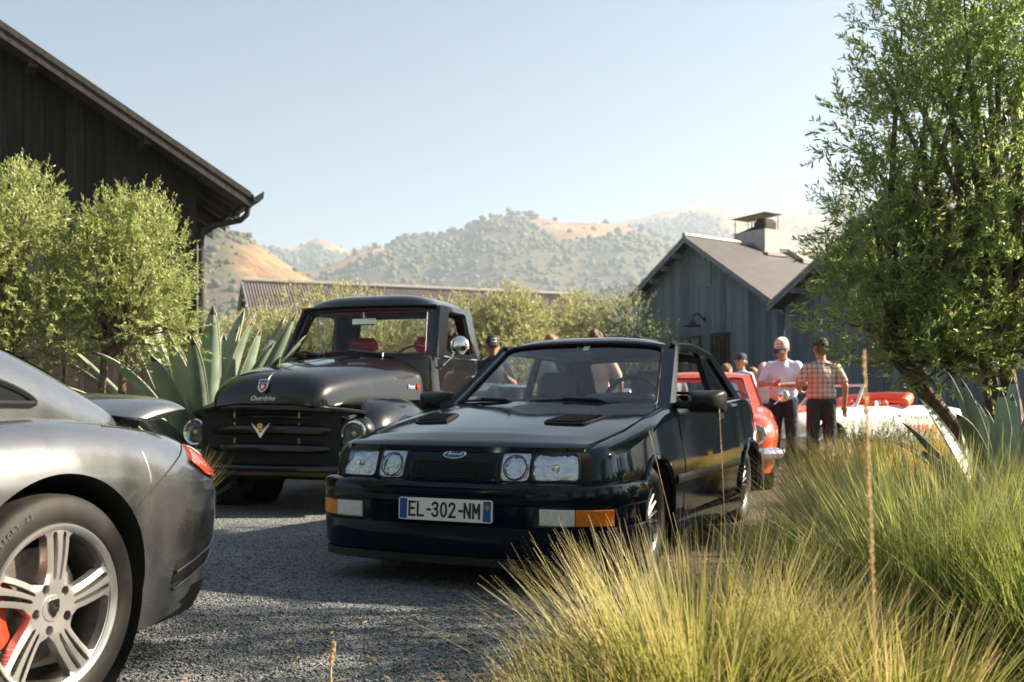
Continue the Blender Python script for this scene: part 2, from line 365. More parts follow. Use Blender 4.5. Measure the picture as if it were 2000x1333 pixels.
tb = np.linspace(-1.35, 1.35, nb); dd = 330 * (4600 / 330) ** np.linspace(0, 1, nd)
TT, DD = np.meshgrid(tb, dd, indexing='ij'); XX, YY = TT * DD, DD; ZZ = hill_h(XX, YY)
ii = (np.arange(nb - 1)[:, None] * nd + np.arange(nd - 1)[None]).ravel(); Q = np.stack([ii, ii + nd, ii + nd + 1, ii + 1], 1)
def woods(x, y):
    n = fbm(x / 330 + 4, y / 330, 4, 21); a = x / y * F + 1000
    bare = np.exp(-(((a - 545) / 125) ** 2 + ((y - 880) / 230) ** 2)) + .9 * np.exp(-(((a - 1150) / 90) ** 2 + ((y - 1700) / 150) ** 2)) \
        + .8 * np.exp(-(((a - 1420) / 190) ** 2 + ((y - 2500) / 330) ** 2)) + .6 * np.exp(-(((a - 640) / 60) ** 2 + ((y - 2500) / 300) ** 2))
    return n - .34 * bare + .075
m, N, L, b = newmat('dry_grass_hill'); tc = N.new('ShaderNodeTexCoord')
nz = N.new('ShaderNodeTexNoise'); nz.inputs['Scale'].default_value = .012; nz.inputs['Detail'].default_value = 9; L.new(tc.outputs['Object'], nz.inputs['Vector'])
cr = N.new('ShaderNodeValToRGB'); e = cr.color_ramp.elements; e[0].position = .36; e[0].color = (.19, .115, .06, 1); e[1].position = .66; e[1].color = (.44, .265, .135, 1); L.new(nz.outputs[0], cr.inputs[0])
at_ = N.new('ShaderNodeAttribute'); at_.attribute_name = 'scrub'; mx = N.new('ShaderNodeMix'); mx.data_type = 'RGBA'; mx.inputs[7].default_value = (.088, .082, .050, 1)
L.new(at_.outputs['Fac'], mx.inputs[0])
nf = N.new('ShaderNodeTexNoise'); nf.inputs['Scale'].default_value = .09; nf.inputs['Detail'].default_value = 8; nf.inputs['Roughness'].default_value = .7; L.new(tc.outputs['Object'], nf.inputs['Vector'])
rf = N.new('ShaderNodeMapRange'); rf.inputs[1].default_value = .38; rf.inputs[2].default_value = .62; rf.inputs[3].default_value = .55; rf.inputs[4].default_value = 1.2; L.new(nf.outputs[0], rf.inputs[0])
mf = N.new('ShaderNodeMix'); mf.data_type = 'RGBA'; mf.blend_type = 'MULTIPLY'; mf.inputs[0].default_value = 1; L.new(cr.outputs[0], mf.inputs[6]); L.new(rf.outputs[0], mf.inputs[7]); L.new(mf.outputs[2], mx.inputs[6])
bf = N.new('ShaderNodeBump'); bf.inputs['Strength'].default_value = .6; bf.inputs['Distance'].default_value = 6; L.new(nf.outputs[0], bf.inputs['Height']); L.new(bf.outputs[0], b.inputs['Normal'])
a2 = N.new('ShaderNodeAttribute'); a2.attribute_name = 'field'; m2 = N.new('ShaderNodeMix'); m2.data_type = 'RGBA'; m2.inputs[7].default_value = (.13, .20, .07, 1)
L.new(a2.outputs['Fac'], m2.inputs[0]); L.new(mx.outputs[2], m2.inputs[6]); L.new(m2.outputs[2], b.inputs['Base Color']); b.inputs['Roughness'].default_value = .95; b.inputs['Specular IOR Level'].default_value = .1
wd = woods(XX, YY); scrub = np.clip((wd - .42) * 8, 0, .95)
AZ = TT * F + 1000
field = ((np.abs(AZ - 750) < 42) & (np.abs(YY - 640) < 60)) | ((np.abs(AZ - 940) < 36) & (np.abs(YY - 620) < 50))
hills = fastmesh('hills', np.stack([XX, YY, ZZ], -1).reshape(-1, 3), Q, m, smooth=True, attrs={'scrub': scrub.ravel(), 'field': field.ravel().astype(float)}); tag(hills, kind='structure')
# oak woods on the hills
n = 112000; t = RNG.random(n) * 1.3 - .55; y = 560 + 2500 * RNG.random(n) ** .8; x = t * y
w = woods(x, y); fl = ((np.abs(t * F + 1000 - 750) < 48) & (np.abs(y - 640) < 70)) | ((np.abs(t * F + 1000 - 940) < 42) & (np.abs(y - 620) < 60))
p = np.clip((w - .455) * 15, .03, 1) * .40; k = (RNG.random(n) < p) & ~fl; x, y = x[k], y[k]; z = hill_h(x, y); k = z > 3; x, y, z = x[k], y[k], z[k]; n = len(x)
ph = (1 + 5 ** .5) / 2; ico = np.array([(-1, ph, 0), (1, ph, 0), (-1, -ph, 0), (1, -ph, 0), (0, -1, ph), (0, 1, ph), (0, -1, -ph), (0, 1, -ph), (ph, 0, -1), (ph, 0, 1), (-ph, 0, -1), (-ph, 0, 1)]) / 1.9
icf = np.array([(0, 11, 5), (0, 5, 1), (0, 1, 7), (0, 7, 10), (0, 10, 11), (1, 5, 9), (5, 11, 4), (11, 10, 2), (10, 7, 6), (7, 1, 8), (3, 9, 4), (3, 4, 2), (3, 2, 6), (3, 6, 8), (3, 8, 9), (4, 9, 5), (2, 4, 11), (6, 2, 10), (8, 6, 7), (9, 8, 1)])
s = (1.9 + 4.8 * RNG.random(n) ** 2.2) * np.clip(y / 1500, .62, 1.25); V = ico[None] * s[:, None, None] * (.7 + .6 * RNG.random((n, 12, 1)))
V = V * np.array([1, 1, .95]) + np.stack([x, y, z + s * .45], -1)[:, None]
T = (icf[None] + (np.arange(n) * 12)[:, None, None]).reshape(-1, 3)
M['oaks'] = leafmat('oak_wood', (.055, .060, .034), (.085, .088, .048), trans=0, rough=.9)
tag(fastmesh('oak_woodland', V.reshape(-1, 3), T, M['oaks'], smooth=True), 'dark oak woodland scattered over the dry golden hills', 'woodland', kind='stuff')
print('oaks', n)
# air between here and the hills
hz = MB(); HT = float(max(ZZ.max(), V[..., 2].max())) + 6; hz.box((0, 1400, (HT - 4) / 2), (9400, 7400, HT + 4)); print('haze top', HT); hm = bpy.data.materials.new('haze_air'); hm.use_nodes = True; N = hm.node_tree.nodes; N.remove(N['Principled BSDF'])
pv = N.new('ShaderNodeVolumePrincipled'); pv.inputs['Color'].default_value = (.66, .83, 1, 1); pv.inputs['Density'].default_value = HAZE = .00031; pv.inputs['Anisotropy'].default_value = .25
hm.node_tree.links.new(pv.outputs[0], N['Material Output'].inputs['Volume'])
tag(hz.build('haze', hm, sharp=None), kind='stuff')

# ------------------------------------------------------------------ buildings
def woodmat(name, c1, c2, rough=.8):
    m, N, L, b = newmat(name); tc = N.new('ShaderNodeTexCoord'); oi = N.new('ShaderNodeObjectInfo')
    mp = N.new('ShaderNodeMapping'); mp.inputs['Scale'].default_value = (9, 9, .8); L.new(tc.outputs['Object'], mp.inputs[0])
    n = N.new('ShaderNodeTexNoise'); n.inputs['Scale'].default_value = 2.2; n.inputs['Detail'].default_value = 8; L.new(mp.outputs[0], n.inputs['Vector'])
    cr = N.new('ShaderNodeValToRGB'); e = cr.color_ramp.elements; e[0].position = .3; e[0].color = (*c1, 1); e[1].position = .7; e[1].color = (*c2, 1); L.new(n.outputs[0], cr.inputs[0])
    mr = N.new('ShaderNodeMapRange'); mr.inputs[3].default_value = .72; mr.inputs[4].default_value = 1.25; L.new(oi.outputs['Random'], mr.inputs[0])
    mx = N.new('ShaderNodeMix'); mx.data_type = 'RGBA'; mx.blend_type = 'MULTIPLY'; mx.inputs[0].default_value = 1; L.new(cr.outputs[0], mx.inputs[6]); L.new(mr.outputs[0], mx.inputs[7])
    L.new(mx.outputs[2], b.inputs['Base Color']); b.inputs['Roughness'].default_value = rough; b.inputs['Specular IOR Level'].default_value = .2
    bu = N.new('ShaderNodeBump'); bu.inputs['Strength'].default_value = .5; bu.inputs['Distance'].default_value = .006; L.new(n.outputs[0], bu.inputs['Height']); L.new(bu.outputs[0], b.inputs['Normal']); return m
M['barn_board'] = woodmat('charred_barn_board', (.012, .0115, .012), (.032, .028, .027))
M['barn_trim'] = woodmat('barn_trim_wood', (.022, .021, .021), (.055, .050, .048))
M['house_board'] = woodmat('grey_house_board', (.105, .14, .155), (.165, .205, .225))
M['house_trim'] = mat('grey_house_trim', (.165, .205, .225), .6, var=(6, .2))
M['light_trim'] = mat('pale_metal_flashing', (.27, .25, .24), .5, var=(8, .15))
M['roof_grey'] = mat('grey_metal_roof', (.062, .060, .064), .6, var=(3, .25), stretch=(1, 1, 1))
M['roof_rust'] = mat('weathered_corrugated_iron', (.15, .13, .125), .55, .3, var=(1.2, .35))
M['dark_metal'] = mat('dark_metal', (.03, .03, .032), .45, .4)
M['plaster'] = mat('pale_chimney_plaster', (.46, .44, .41), .8, var=(5, .14), bump=(60, .2, .004))
M['soffit'] = mat('dark_soffit', (.035, .032, .03), .8)
M['win_dark'] = mat('dark_window_glass', (.01, .013, .015), .08, 0, .6)

def gable(name, label, corner, along, out, width, apex_u, z_eave_a, slope_a, slope_b, depth, boards, oh_rake, oh_a, oh_b, bmat, tmat, rmat, holes=(), bw=.22, rt=.09):
    """gable-ended building. corner: xy of the wall's end a; along/out: unit xy; u runs along the wall"""
    A = Vector(corner); al = Vector(along); ou = Vector(out); root = thing(name, label, 'building' if 'house' in name else 'barn', (A.x, A.y, 0))
    P = lambda u, w, z: Vector((al.x * u + ou.x * w, al.y * u + ou.y * w, z))
    za = z_eave_a; zap = za + slope_a * apex_u; zb = zap - slope_b * (width - apex_u)
    top = lambda u: za + slope_a * u if u <= apex_u else zap - slope_b * (u - apex_u)
    # backing wall (solid) plus side walls
    g = MB(); poly = [(0, 0), (width, 0), (width, zb), (apex_u, zap), (0, za)]
    g.prism(poly, lambda u, z, d: P(u, d, z), -.10, -.02); g.build('wall', bmat, root, sharp=None)
    for u0, zt in ((0, za), (width, zb)):
        g = MB(); s = 1 if u0 == 0 else -1; c = [P(u0, -.1, 0), P(u0 + s * .1, -.1, 0), P(u0 + s * .1, -depth, 0), P(u0, -depth, 0)]
        g.add(c + [p + Vector((0, 0, zt)) for p in c], [(0, 1, 2, 3), (4, 5, 6, 7), (0, 1, 5, 4), (1, 2, 6, 5), (2, 3, 7, 6), (3, 0, 4, 7)]); g.build('side_wall', bmat, root, sharp=None)
    if boards:
        nbd = int(width / bw); bwid = width / nbd
        for i in range(nbd):
            u0, u1 = i * bwid + .004, (i + 1) * bwid - .004; dz = RNG.normal(0, .003); segs = [(0.0, 1.0)]
            for (h0, h1, z0, z1) in holes:
                if u1 > h0 and u0 < h1: segs = [(z1, None)] if z0 <= .01 else [(0.0, z0), (z1, None)]
            for (s0, s1) in segs:
                lo = 0.02 if s0 == 0 else s0; g = MB()
                hi = lambda u: (top(u) if s1 is None or s1 == 1.0 else s1)
                pl = [(u0, lo), (u1, lo), (u1, hi(u1)), (u0, hi(u0))]
                if u0 < apex_u < u1 and (s1 is None or s1 == 1.0): pl = [(u0, lo), (u1, lo), (u1, hi(u1)), (apex_u, zap), (u0, hi(u0))]
                g.prism(pl, lambda u, z, d: P(u, d, z), -.018, .006 + dz); g.build('board', bmat, root, sharp=None)
    # roof slabs
    for sd in (0, 1):
        sl = slope_a if sd == 0 else slope_b; ue = -oh_a if sd == 0 else width + oh_b; ze = top(0) - sl * oh_a if sd == 0 else zb - sl * oh_b
        g = MB(); c = [P(ue, oh_rake, ze), P(apex_u, oh_rake, zap), P(apex_u, -depth - .3, zap), P(ue, -depth - .3, ze)]
        up = Vector((0, 0, rt * .45)); g.add([p + up for p in c] + [p + up + Vector((0, 0, rt)) for p in c], [(0, 1, 2, 3), (4, 5, 6, 7), (0, 1, 5, 4), (1, 2, 6, 5), (2, 3, 7, 6), (3, 0, 4, 7)]); g.build('roof', [rmat], root, sharp=None)
        # rake fascia in two steps
        for kk, (w0, w1, lo, hi, mt) in enumerate(((oh_rake + .002, oh_rake + .035, -.085, .02, tmat), (oh_rake + .004, oh_rake + .05, .03, .095, tmat if name == 'barn' else M['light_trim']))):
            g = MB(); g.prism([(ue, ze + lo), (apex_u, zap + lo), (apex_u, zap + hi), (ue, ze + hi)], lambda u, z, d: P(u, d, z), w0, w1); g.build('fascia', mt, root, sharp=None)
        # soffit and purlins
        g = MB(); dn = Vector((0, 0, -.012)); c2 = [P(ue, oh_rake - .01, ze), P(apex_u, oh_rake - .01, zap), P(apex_u, -.0, zap), P(ue, -.0, ze)]
        g.add([p + dn for p in c2], [(0, 1, 2, 3)]); g.add([p + dn * .3 for p in c2], [(3, 2, 1, 0)]); g.build('soffit', M['soffit'], root, sharp=None)
        for q in np.linspace(.0, 1, 6)[1:-1]:
            u = ue + (apex_u - ue) * q; z = ze + (zap - ze) * q
            g = MB(); g.prism([(u - .05, z - .16), (u + .05, z - .16), (u + .05, z - .03), (u - .05, z - .03)], lambda a, b, d: P(a, d, b), 0.01, oh_rake - .02); g.build('purlin', tmat, root, sharp=None)
    return root, P, top, zap
be = R(30); bal = (-math.cos(be), -math.sin(be)); bou = (math.sin(be), -math.cos(be))
barn, BP, btop, bz = gable('barn', 'tall black board barn with a long sloping roof behind the small olive trees', (-4.27, 13.5), bal, bou, 12.0, 6.0, 3.96, .58, .58, 14, True, .5, .60, .7, M['barn_board'], M['barn_trim'], M['dark_metal'], bw=.235)
ze = 3.96 - .58 * .60
g = MB(); prof = [(0, 0), (.02, -.08), (.09, -.10), (.15, -.04), (.16, .05), (.145, .05), (.135, -.03), (.085, -.085), (.03, -.07), (.015, 0)]
g.prism([(-.60 - a, ze + .09 + z) for a, z in prof], lambda u, z, d: BP(u, d, z), -14, .56); g.build('gutter', M['dark_metal'], barn, sharp=None)
g = MB(); g.tube([BP(-.62, .28, ze + .0), BP(-.60, .28, ze - .14), BP(-.52, .24, ze - .22), BP(-.2, .12, ze - .30), BP(-.07, .06, ze - .36), BP(-.045, .05, ze - .5), BP(-.045, .05, .05)], .038, 10); g.build('downpipe', M['barn_trim'], barn)
for k in range(5):
    g = MB(); w = -.3 - k * .8
    g.prism([(-.66, ze - .03), (.0, ze + .39), (.0, ze + .27), (-.66, ze - .15)], lambda u, z, d: BP(u, d, z), w, w - .06); g.build('rafter', M['barn_trim'], barn, sharp=None)

ga = R(54); hal = (math.cos(ga), -math.sin(ga)); hou = (-math.sin(ga), -math.cos(ga)); hb = Vector((-hou[0], -hou[1]))
ap = Vector((5.11, 28.0)); c0 = ap - Vector(hal) * 2.1
house, HP, htop, hzp = gable('house', 'grey board house with a chimney on its roof and a gooseneck lamp', (c0.x, c0.y), hal, hou, 5.25, 2.1, 5.45 - .66 * 2.1, .66, .66, 9, True, .35, .25, .3, M['house_board'], M['house_trim'], M['roof_grey'], holes=((1.55, 2.35, 0, 2.75), (2.72, 3.4, 0, 2.8)), bw=.19, rt=.07)
for (u0, u1, zt) in ((1.55, 2.35, 2.75), (2.72, 3.4, 2.8)):
    g = MB(); fr = .07
    for (a0, a1, b0, b1) in ((u0, u0 + fr, 0, zt), (u1 - fr, u1, 0, zt), (u0 + fr, u1 - fr, zt - fr, zt), (u0 + fr, u1 - fr, .0, .25), (u0 + fr, u1 - fr, 1.1, 1.15)):
        g.prism([(a0, b0), (a1, b0), (a1, b1), (a0, b1)], lambda u, z, d: HP(u, d, z), -.016, .02)
    um = (u0 + u1) / 2; g.prism([(um - .025, .25), (um + .025, .25), (um + .025, zt - fr), (um - .025, zt - fr)], lambda u, z, d: HP(u, d, z), -.015, .015)
    dr = g.build('door', M['dark_metal'], house, sharp=None)
    g = MB(); g.prism([(u0 + fr, .25), (u1 - fr, .25), (u1 - fr, zt - fr), (u0 + fr, zt - fr)], lambda u, z, d: HP(u, d, z), -.014, -.008); g.build('pane', M['win_dark'], dr, sharp=None)
for i in range(12):
    z = 4.15 + i * .06; g = MB(); g.prism([(2.28, z), (2.72, z), (2.72, z + .045), (2.28, z + .045)], lambda u, zz, d: HP(u, d, zz), .008, .03); g.build('vent_slat', M['house_trim'], house, sharp=None)
g = MB()
for (a0, a1, b0, b1) in ((2.24, 2.28, 4.1, 4.9), (2.72, 2.76, 4.1, 4.9), (2.28, 2.72, 4.1, 4.14), (2.28, 2.72, 4.87, 4.9)): g.prism([(a0, b0), (a1, b0), (a1, b1), (a0, b1)], lambda u, z, d: HP(u, d, z), .007, .035)
g.build('vent_frame', M['house_trim'], house, sharp=None)
lu = 2.55; g = MB(); g.tube([HP(lu, .01, 3.2), HP(lu, .12, 3.22), HP(lu - .02, .26, 3.34), HP(lu - .05, .40, 3.33), HP(lu - .06, .46, 3.20), HP(lu - .06, .46, 3.12)], .022, 8)
g.lathe([(0, .0), (0, .075), (.04, .075), (.04, 0)], HP(lu, .01, 3.2), 'y', 12); arm = g.build('lamp_arm', M['dark_metal'], house)
g = MB(); c = HP(lu - .06, .46, 0); g.lathe([(3.14, .03), (3.13, .07), (3.06, .10), (3.0, .26), (2.985, .27), (2.99, .25), (3.05, .09)], (c.x, c.y, 0), 'z', 20); g.build('lamp_shade', M['dark_metal'], arm)
# chimney on the right-hand roof plane
def HK(k, u, z): return Vector((ap.x - c0.x + hb.x * k + hal[0] * u, ap.y - c0.y + hb.y * k + hal[1] * u, z))
g = MB()
def hbox(k0, k1, u0, u1, z0, z1):
    c = [HK(k0, u0, z0), HK(k1, u0, z0), HK(k1, u1, z0), HK(k0, u1, z0)]; t = [Vector((p.x, p.y, z1)) for p in c]
    g.add(c + t, [(0, 1, 2, 3), (4, 5, 6, 7), (0, 1, 5, 4), (1, 2, 6, 5), (2, 3, 7, 6), (3, 0, 4, 7)])
hbox(2.5, 3.15, -.74, .45, 4.9, 5.98); ch = g.build('chimney', M['plaster'], house, sharp=None)
g = MB(); hbox(2.42, 3.23, .46, .62, 5.18, 5.27); g.build('flashing', M['light_trim'], ch, sharp=None)
g = MB()
for k in (2.53, 3.12):
    for u in (-.71, .42): g.tube([HK(k, u, 5.98), HK(k, u, 6.40)], .013, 6)
for u in (-.3, -.2): g.tube([HK(2.8, u, 5.98), HK(2.8, u, 6.38)], .018, 6)
c = [HK(2.45, -.79, 6.40), HK(3.2, -.79, 6.40), HK(3.2, .5, 6.44), HK(2.45, .5, 6.44)]; g.add(c + [p + Vector((0, 0, .02)) for p in c], [(0, 1, 2, 3), (4, 5, 6, 7), (0, 1, 5, 4), (1, 2, 6, 5), (2, 3, 7, 6), (3, 0, 4, 7)]); g.build('chimney_cap', M['dark_metal'], ch, sharp=None)
g = MB(); hb_ = []; 
pts = [(-.72, 5.985), (-.3, 6.06), (-.05, 6.11), (.02, 6.26), (.15, 6.34), (.3, 6.31), (.42, 6.2), (.40, 5.985)]
g.prism(pts, lambda u, z, d: HK(d, u, z), 2.6, 3.05); g.build('flue', M['soffit'], ch, sharp=None)
g = MB()
c = [HK(3.75, .25, 0), HK(4.2, .25, 0), HK(4.2, .85, 0), HK(3.75, .85, 0)]
zz = lambda p, u: Vector((p.x, p.y, hzp - .66 * u + .13)); q = [zz(c[0], .25), zz(c[1], .25), zz(c[2], .85), zz(c[3], .85)]
g.add(q + [p + Vector((0, 0, .12)) for p in q], [(0, 1, 2, 3), (4, 5, 6, 7), (0, 1, 5, 4), (1, 2, 6, 5), (2, 3, 7, 6), (3, 0, 4, 7)]); g.build('skylight', M['light_trim'], house, sharp=None)
g = MB(); g.tube([HK(-.4, 0, hzp + .11), HK(9.2, 0, hzp + .11)], .07, 8); g.build('ridge_cap', M['light_trim'], house)
# second gable beside it
e2 = Vector((6.45, 23.45)); house2, H2, t2, z2 = gable('house', 'blue grey board house standing behind the large olive tree', (e2.x + .0, e2.y + .08), hal, hou, 6.9, 3.4, 3.14, .66, .66, 9, True, .55, .06, .3, M['house_board'], M['house_trim'], M['roof_grey'], bw=.2, rt=.07)
g = MB(); g.tube([H2(-.22, -.25, 3.2), H2(-.2, -.25, 3.05), H2(-.05, -.2, 2.92), H2(-.03, -.15, 2.7), H2(-.03, -.15, .1)], .05, 8); g.build('downpipe', M['dark_metal'], house2)
# long shed far behind the olive row
ra = Vector((-11.6, 45.0)); rb_ = Vector((2.6, 50.6)); dv = (rb_ - ra).normalized(); nv = Vector((dv.y, -dv.x)); Ls = (rb_ - ra).length
shed = thing('shed', 'long low shed with a brown corrugated roof behind the olive row', 'shed', (ra.x, ra.y, 0))
S = lambda a, w, z: Vector((dv.x * a + nv.x * w, dv.y * a + nv.y * w, z)); zr = 6.3; hw = 3.6; zev = zr - hw * .62
for sg in (1, -1):
    g = MB(); g.grid(lambda u, v: S(-.5 + u * (Ls + 1), sg * v * (hw + .4), zr - v * (hw + .4) * .62 + .022 * math.sin(u * (Ls + 1) / .13 * 6.283)), 960, 1); g.build('roof', M['roof_rust'], shed, sharp=180)
g = MB(); g.tube([S(-.55, 0, zr + .05), S(Ls + .55, 0, zr + .05)], .13, 8); g.build('ridge_cap', M['light_trim'], shed)
g = MB(); g.prism([(-hw, 0), (hw, 0), (hw, zev), (0, zr - .05), (-hw, zev)], lambda w, z, d: S(d, w, z), 0, .15); g.build('wall', M['soffit'], shed, sharp=None); g = MB(); g.prism([(-hw, 0), (hw, 0), (hw, zev), (0, zr - .05), (-hw, zev)], lambda w, z, d: S(d, w, z), Ls - .15, Ls)
g.build('wall', M['soffit'], shed, sharp=None)
for sg in (1, -1):
    g = MB(); g.prism([(0, -.2), (hw + .45, -(hw + .45) * .62 - .2), (hw + .45, -(hw + .45) * .62 + .06), (0, .06)], lambda w, z, d: S(d, sg * w, zr + z), -.62, -.54); g.build('fascia', M['house_trim'], shed, sharp=None)
    g = MB(); g.prism([(0, 0), (Ls, 0), (Ls, zev), (0, zev)], lambda a, z, d: S(a, sg * hw + d, z), -.1, 0); g.build('side_wall', M['barn_trim'], shed, sharp=None)

# dry leaves blown along the edge of the drive
n = 1500; yl = 2.9 + 9 * RNG.random(n) ** 1.4; xl = np.interp(yl, ed[:, 1], ed[:, 0]) + RNG.normal(-.25, .45, n); an = RNG.random(n) * 6.28; L_ = .012 + .02 * RNG.random(n)
dx, dy = np.cos(an) * L_, np.sin(an) * L_; c_ = np.stack([xl, yl, np.full(n, .010)], -1); V = np.stack([c_ - np.stack([dx, dy, 0 * dx], -1), c_ + np.stack([-dy * .3, dx * .3, .006 + 0 * dx], -1), c_ + np.stack([dx, dy, .004 + 0 * dx], -1), c_ + np.stack([dy * .3, -dx * .3, .003 + 0 * dx], -1)], 1).reshape(-1, 3)
tag(fastmesh('leaf_litter', V, np.arange(4 * n).reshape(n, 4), leafmat('dry_leaf', (.16, .10, .05), (.36, .27, .15), None, .1, .7)), 'dry olive leaves scattered along the edge of the gravel', 'leaves', kind='stuff')
# ------------------------------------------------------------------ vehicle tools
def roundpoly(pts, r, k=5):
    out = []; n = len(pts)
    for i in range(n):
        a, p, b = np.array(pts[i - 1], float), np.array(pts[i], float), np.array(pts[(i + 1) % n], float)
        rr = r[i] if isinstance(r, (list, tuple)) else r
        d1 = a - p; d2 = b - p; l1, l2 = np.linalg.norm(d1), np.linalg.norm(d2); q = min(rr, l1 * .48, l2 * .48)
        s, e = p + d1 / l1 * q, p + d2 / l2 * q
        for t in np.linspace(0, 1, k): out.append(tuple((1 - t) ** 2 * s + 2 * t * (1 - t) * p + t * t * e))
    return out
def densify(poly, step):
    out = []; n = len(poly)
    for i in range(n):
        a, b = np.array(poly[i]), np.array(poly[(i + 1) % n]); k = max(1, int(np.linalg.norm(b - a) / step))
        out += [tuple(a + (b - a) * j / k) for j in range(k)]
    return out
def cap_patch(g, S, poly, d1, d0=None, mi=0, rings=(1, .72, .42, .16), step=None, dome=0.0):
    """poly in surface parameters filled by rings to its centroid on surface S(a,b,d); skirt down to d0"""
    if step: poly = densify(poly, step)
    c = np.mean(np.array(poly), 0); n = len(poly); vs = []; fs = []
    for r in rings:
        for p in poly:
            q = c + (np.array(p) - c) * r; vs.append(S(q[0], q[1], d1 + dome * (1 - r * r)))
    vs.append(S(c[0], c[1], d1 + dome)); ci = len(vs) - 1
    for k in range(len(rings) - 1): fs += [(k * n + i, k * n + (i + 1) % n, (k + 1) * n + (i + 1) % n, (k + 1) * n + i) for i in range(n)]
    k = len(rings) - 1; fs += [(k * n + i, k * n + (i + 1) % n, ci) for i in range(n)]
    if d0 is not None:
        b = len(vs); vs += [S(p[0], p[1], d0) for p in poly]; fs += [(b + i, b + (i + 1) % n, (i + 1) % n, i) for i in range(n)]
    return g.add(vs, fs, mi)

class Tub:
    """lower body of a car: a plan outline (front centre -> side -> rear centre), offset profile and top/bottom lines"""
    def __init__(s, half, off, zt, zb, n=14):
        p = catmull(half, n); p[0, 1] = 0; p[-1, 1] = 0; s.p = p; d = np.gradient(p, axis=0); d /= np.linalg.norm(d, axis=1)[:, None]
        s.nrm = np.stack([-d[:, 1], d[:, 0]], 1); 
        if s.nrm[len(p) // 2, 1] < 0: s.nrm *= -1
        s.nrm[0] = (1, 0); s.nrm[-1] = (-1, 0)
        s.a = np.concatenate([[0], np.cumsum(np.linalg.norm(np.diff(p, axis=0), axis=1))]); s.off, s.zt, s.zb = off, zt, zb
    def base(s, a):
        sg = 1 if a >= 0 else -1; a = abs(a)
        return np.interp(a, s.a, s.p[:, 0]), np.interp(a, s.a, s.p[:, 1]), np.interp(a, s.a, s.nrm[:, 0]), np.interp(a, s.a, s.nrm[:, 1]), sg
    def P(s, a, z, d=0.0):
        x, y, nx, ny, sg = s.base(a); o = s.off(x, nx, z, s.zt(x)) - d
        return Vector((x - nx * o, sg * (y - ny * o), z))
    def ax(s, x, side=1):      # arc length where the side reaches x
        return side * float(np.interp(-x, -s.p[:, 0], s.a))
    def ay(s, y):              # arc length on the front face for a given y
        k = int(np.argmax(s.p[:, 1] > s.p[:, 1].max() * .97)); return math.copysign(float(np.interp(abs(y), s.p[:k, 1], s.a[:k])), y)
    def build(s, name, mats, parent, arches=(), nz=26, inset=.06, rise=.014, drop=.03, step=.035, deck=True):
        L = s.a[-1]; A = list(np.arange(0, L, step)) + [L]
        for (xc, r, zc) in arches:
            for q in np.linspace(0, 1, 33): A.append(s.ax(xc + r * math.cos(math.pi * q)))
            A += [s.ax(xc + r) - .001, s.ax(xc - r) + .001]
        A = sorted(set(round(float(q), 5) for q in A)); A = [-q for q in A[::-1] if q > 0 and q < L] + A; n = len(A); g = MB(); rows = []
        for a in A:
            x, y, nx, ny, sg = s.base(a); zb, zt = s.zb(x), s.zt(x)
            if abs(ny) > .3:
                for (xc, r, zc) in arches:
                    if abs(x - xc) < r: zb = max(zb, zc + math.sqrt(r * r - (x - xc) ** 2))
            row = []
            zi = zb; row.append(s.P(a, zb + .0, -.07))
            for k in range(nz + 1):
                t = k / nz; t = 1 - (1 - t) ** 1.35; row.append(s.P(a, zb + (zt - zb) * t))
            for q in (.25, .5, .75, 1.0):
                p = s.P(a, zt, -inset * q); p.z += rise * (1 - (1 - q) ** 2); row.append(p)
            e = row[-1]
            if deck:
                row.append(Vector((e.x, e.y, e.z - drop)))
                for q in (.66, .33, .0): row.append(Vector((e.x, e.y * q, e.z - drop)))
            rows.append(row)
        m = len(rows[0]); bl = m - (4 if deck else 0)
        vs = [p for r_ in rows for p in r_]; fo = []; fi = []
        for i in range(n):
            j = (i + 1) % n
            for k in range(m - 1):
                q = (i * m + k, j * m + k, j * m + k + 1, i * m + k + 1); (fo if 0 < k < bl - 1 else fi).append(q)
        g.add(vs, fo, 0); b = len(g.f); g.f += fi; g.m += [1] * len(fi)
        o = g.build(name, mats, parent, sharp=38, weld=2e-4)
        return o
    def arch(s, parent, xc, r, zc, sg, mat, w=.022, out=.012, a0=-8, a1=188, name='wheel_arch'):
        g = MB(); pts = []
        for q in np.linspace(a0, a1, 40):
            x, z = xc + r * math.cos(R(q)), zc + r * math.sin(R(q)); z = max(z, s.zb(x) + .0); pts.append(s.P(s.ax(x, sg), z, out * .4))
        g.tube(pts, w, 8); return g.build(name, mat, parent)
    def sweep(s, name, mat, parent, a0, a1, prof, n=60, sharp=30):
        """prof: closed list of (d, z) swept along the plan from a0 to a1"""
        g = MB(); k = len(prof); vs = []
        for i in range(n + 1):
            a = a0 + (a1 - a0) * i / n; x, y, nx, ny, sg = s.base(a)
            for (d, z) in prof: vs.append((x + nx * d, sg * (y + ny * d), z))
        fs = [(i * k + j, (i + 1) * k + j, (i + 1) * k + (j + 1) % k, i * k + (j + 1) % k) for i in range(n) for j in range(k)] + [tuple(range(k)), tuple(n * k + j for j in range(k))]
        g.add(vs, fs); return g.build(name, mat, parent, sharp=sharp)
    def patch(s, name, mat, parent, poly, d1, d0=0.0, step=.04, sharp=35, dome=0.0, rings=(1, .72, .42, .16)):
        g = MB(); cap_patch(g, lambda a, z, d: s.P(a, z, d), poly, d1, d0, 0, rings, step, dome); return g.build(name, mat, parent, sharp=sharp)

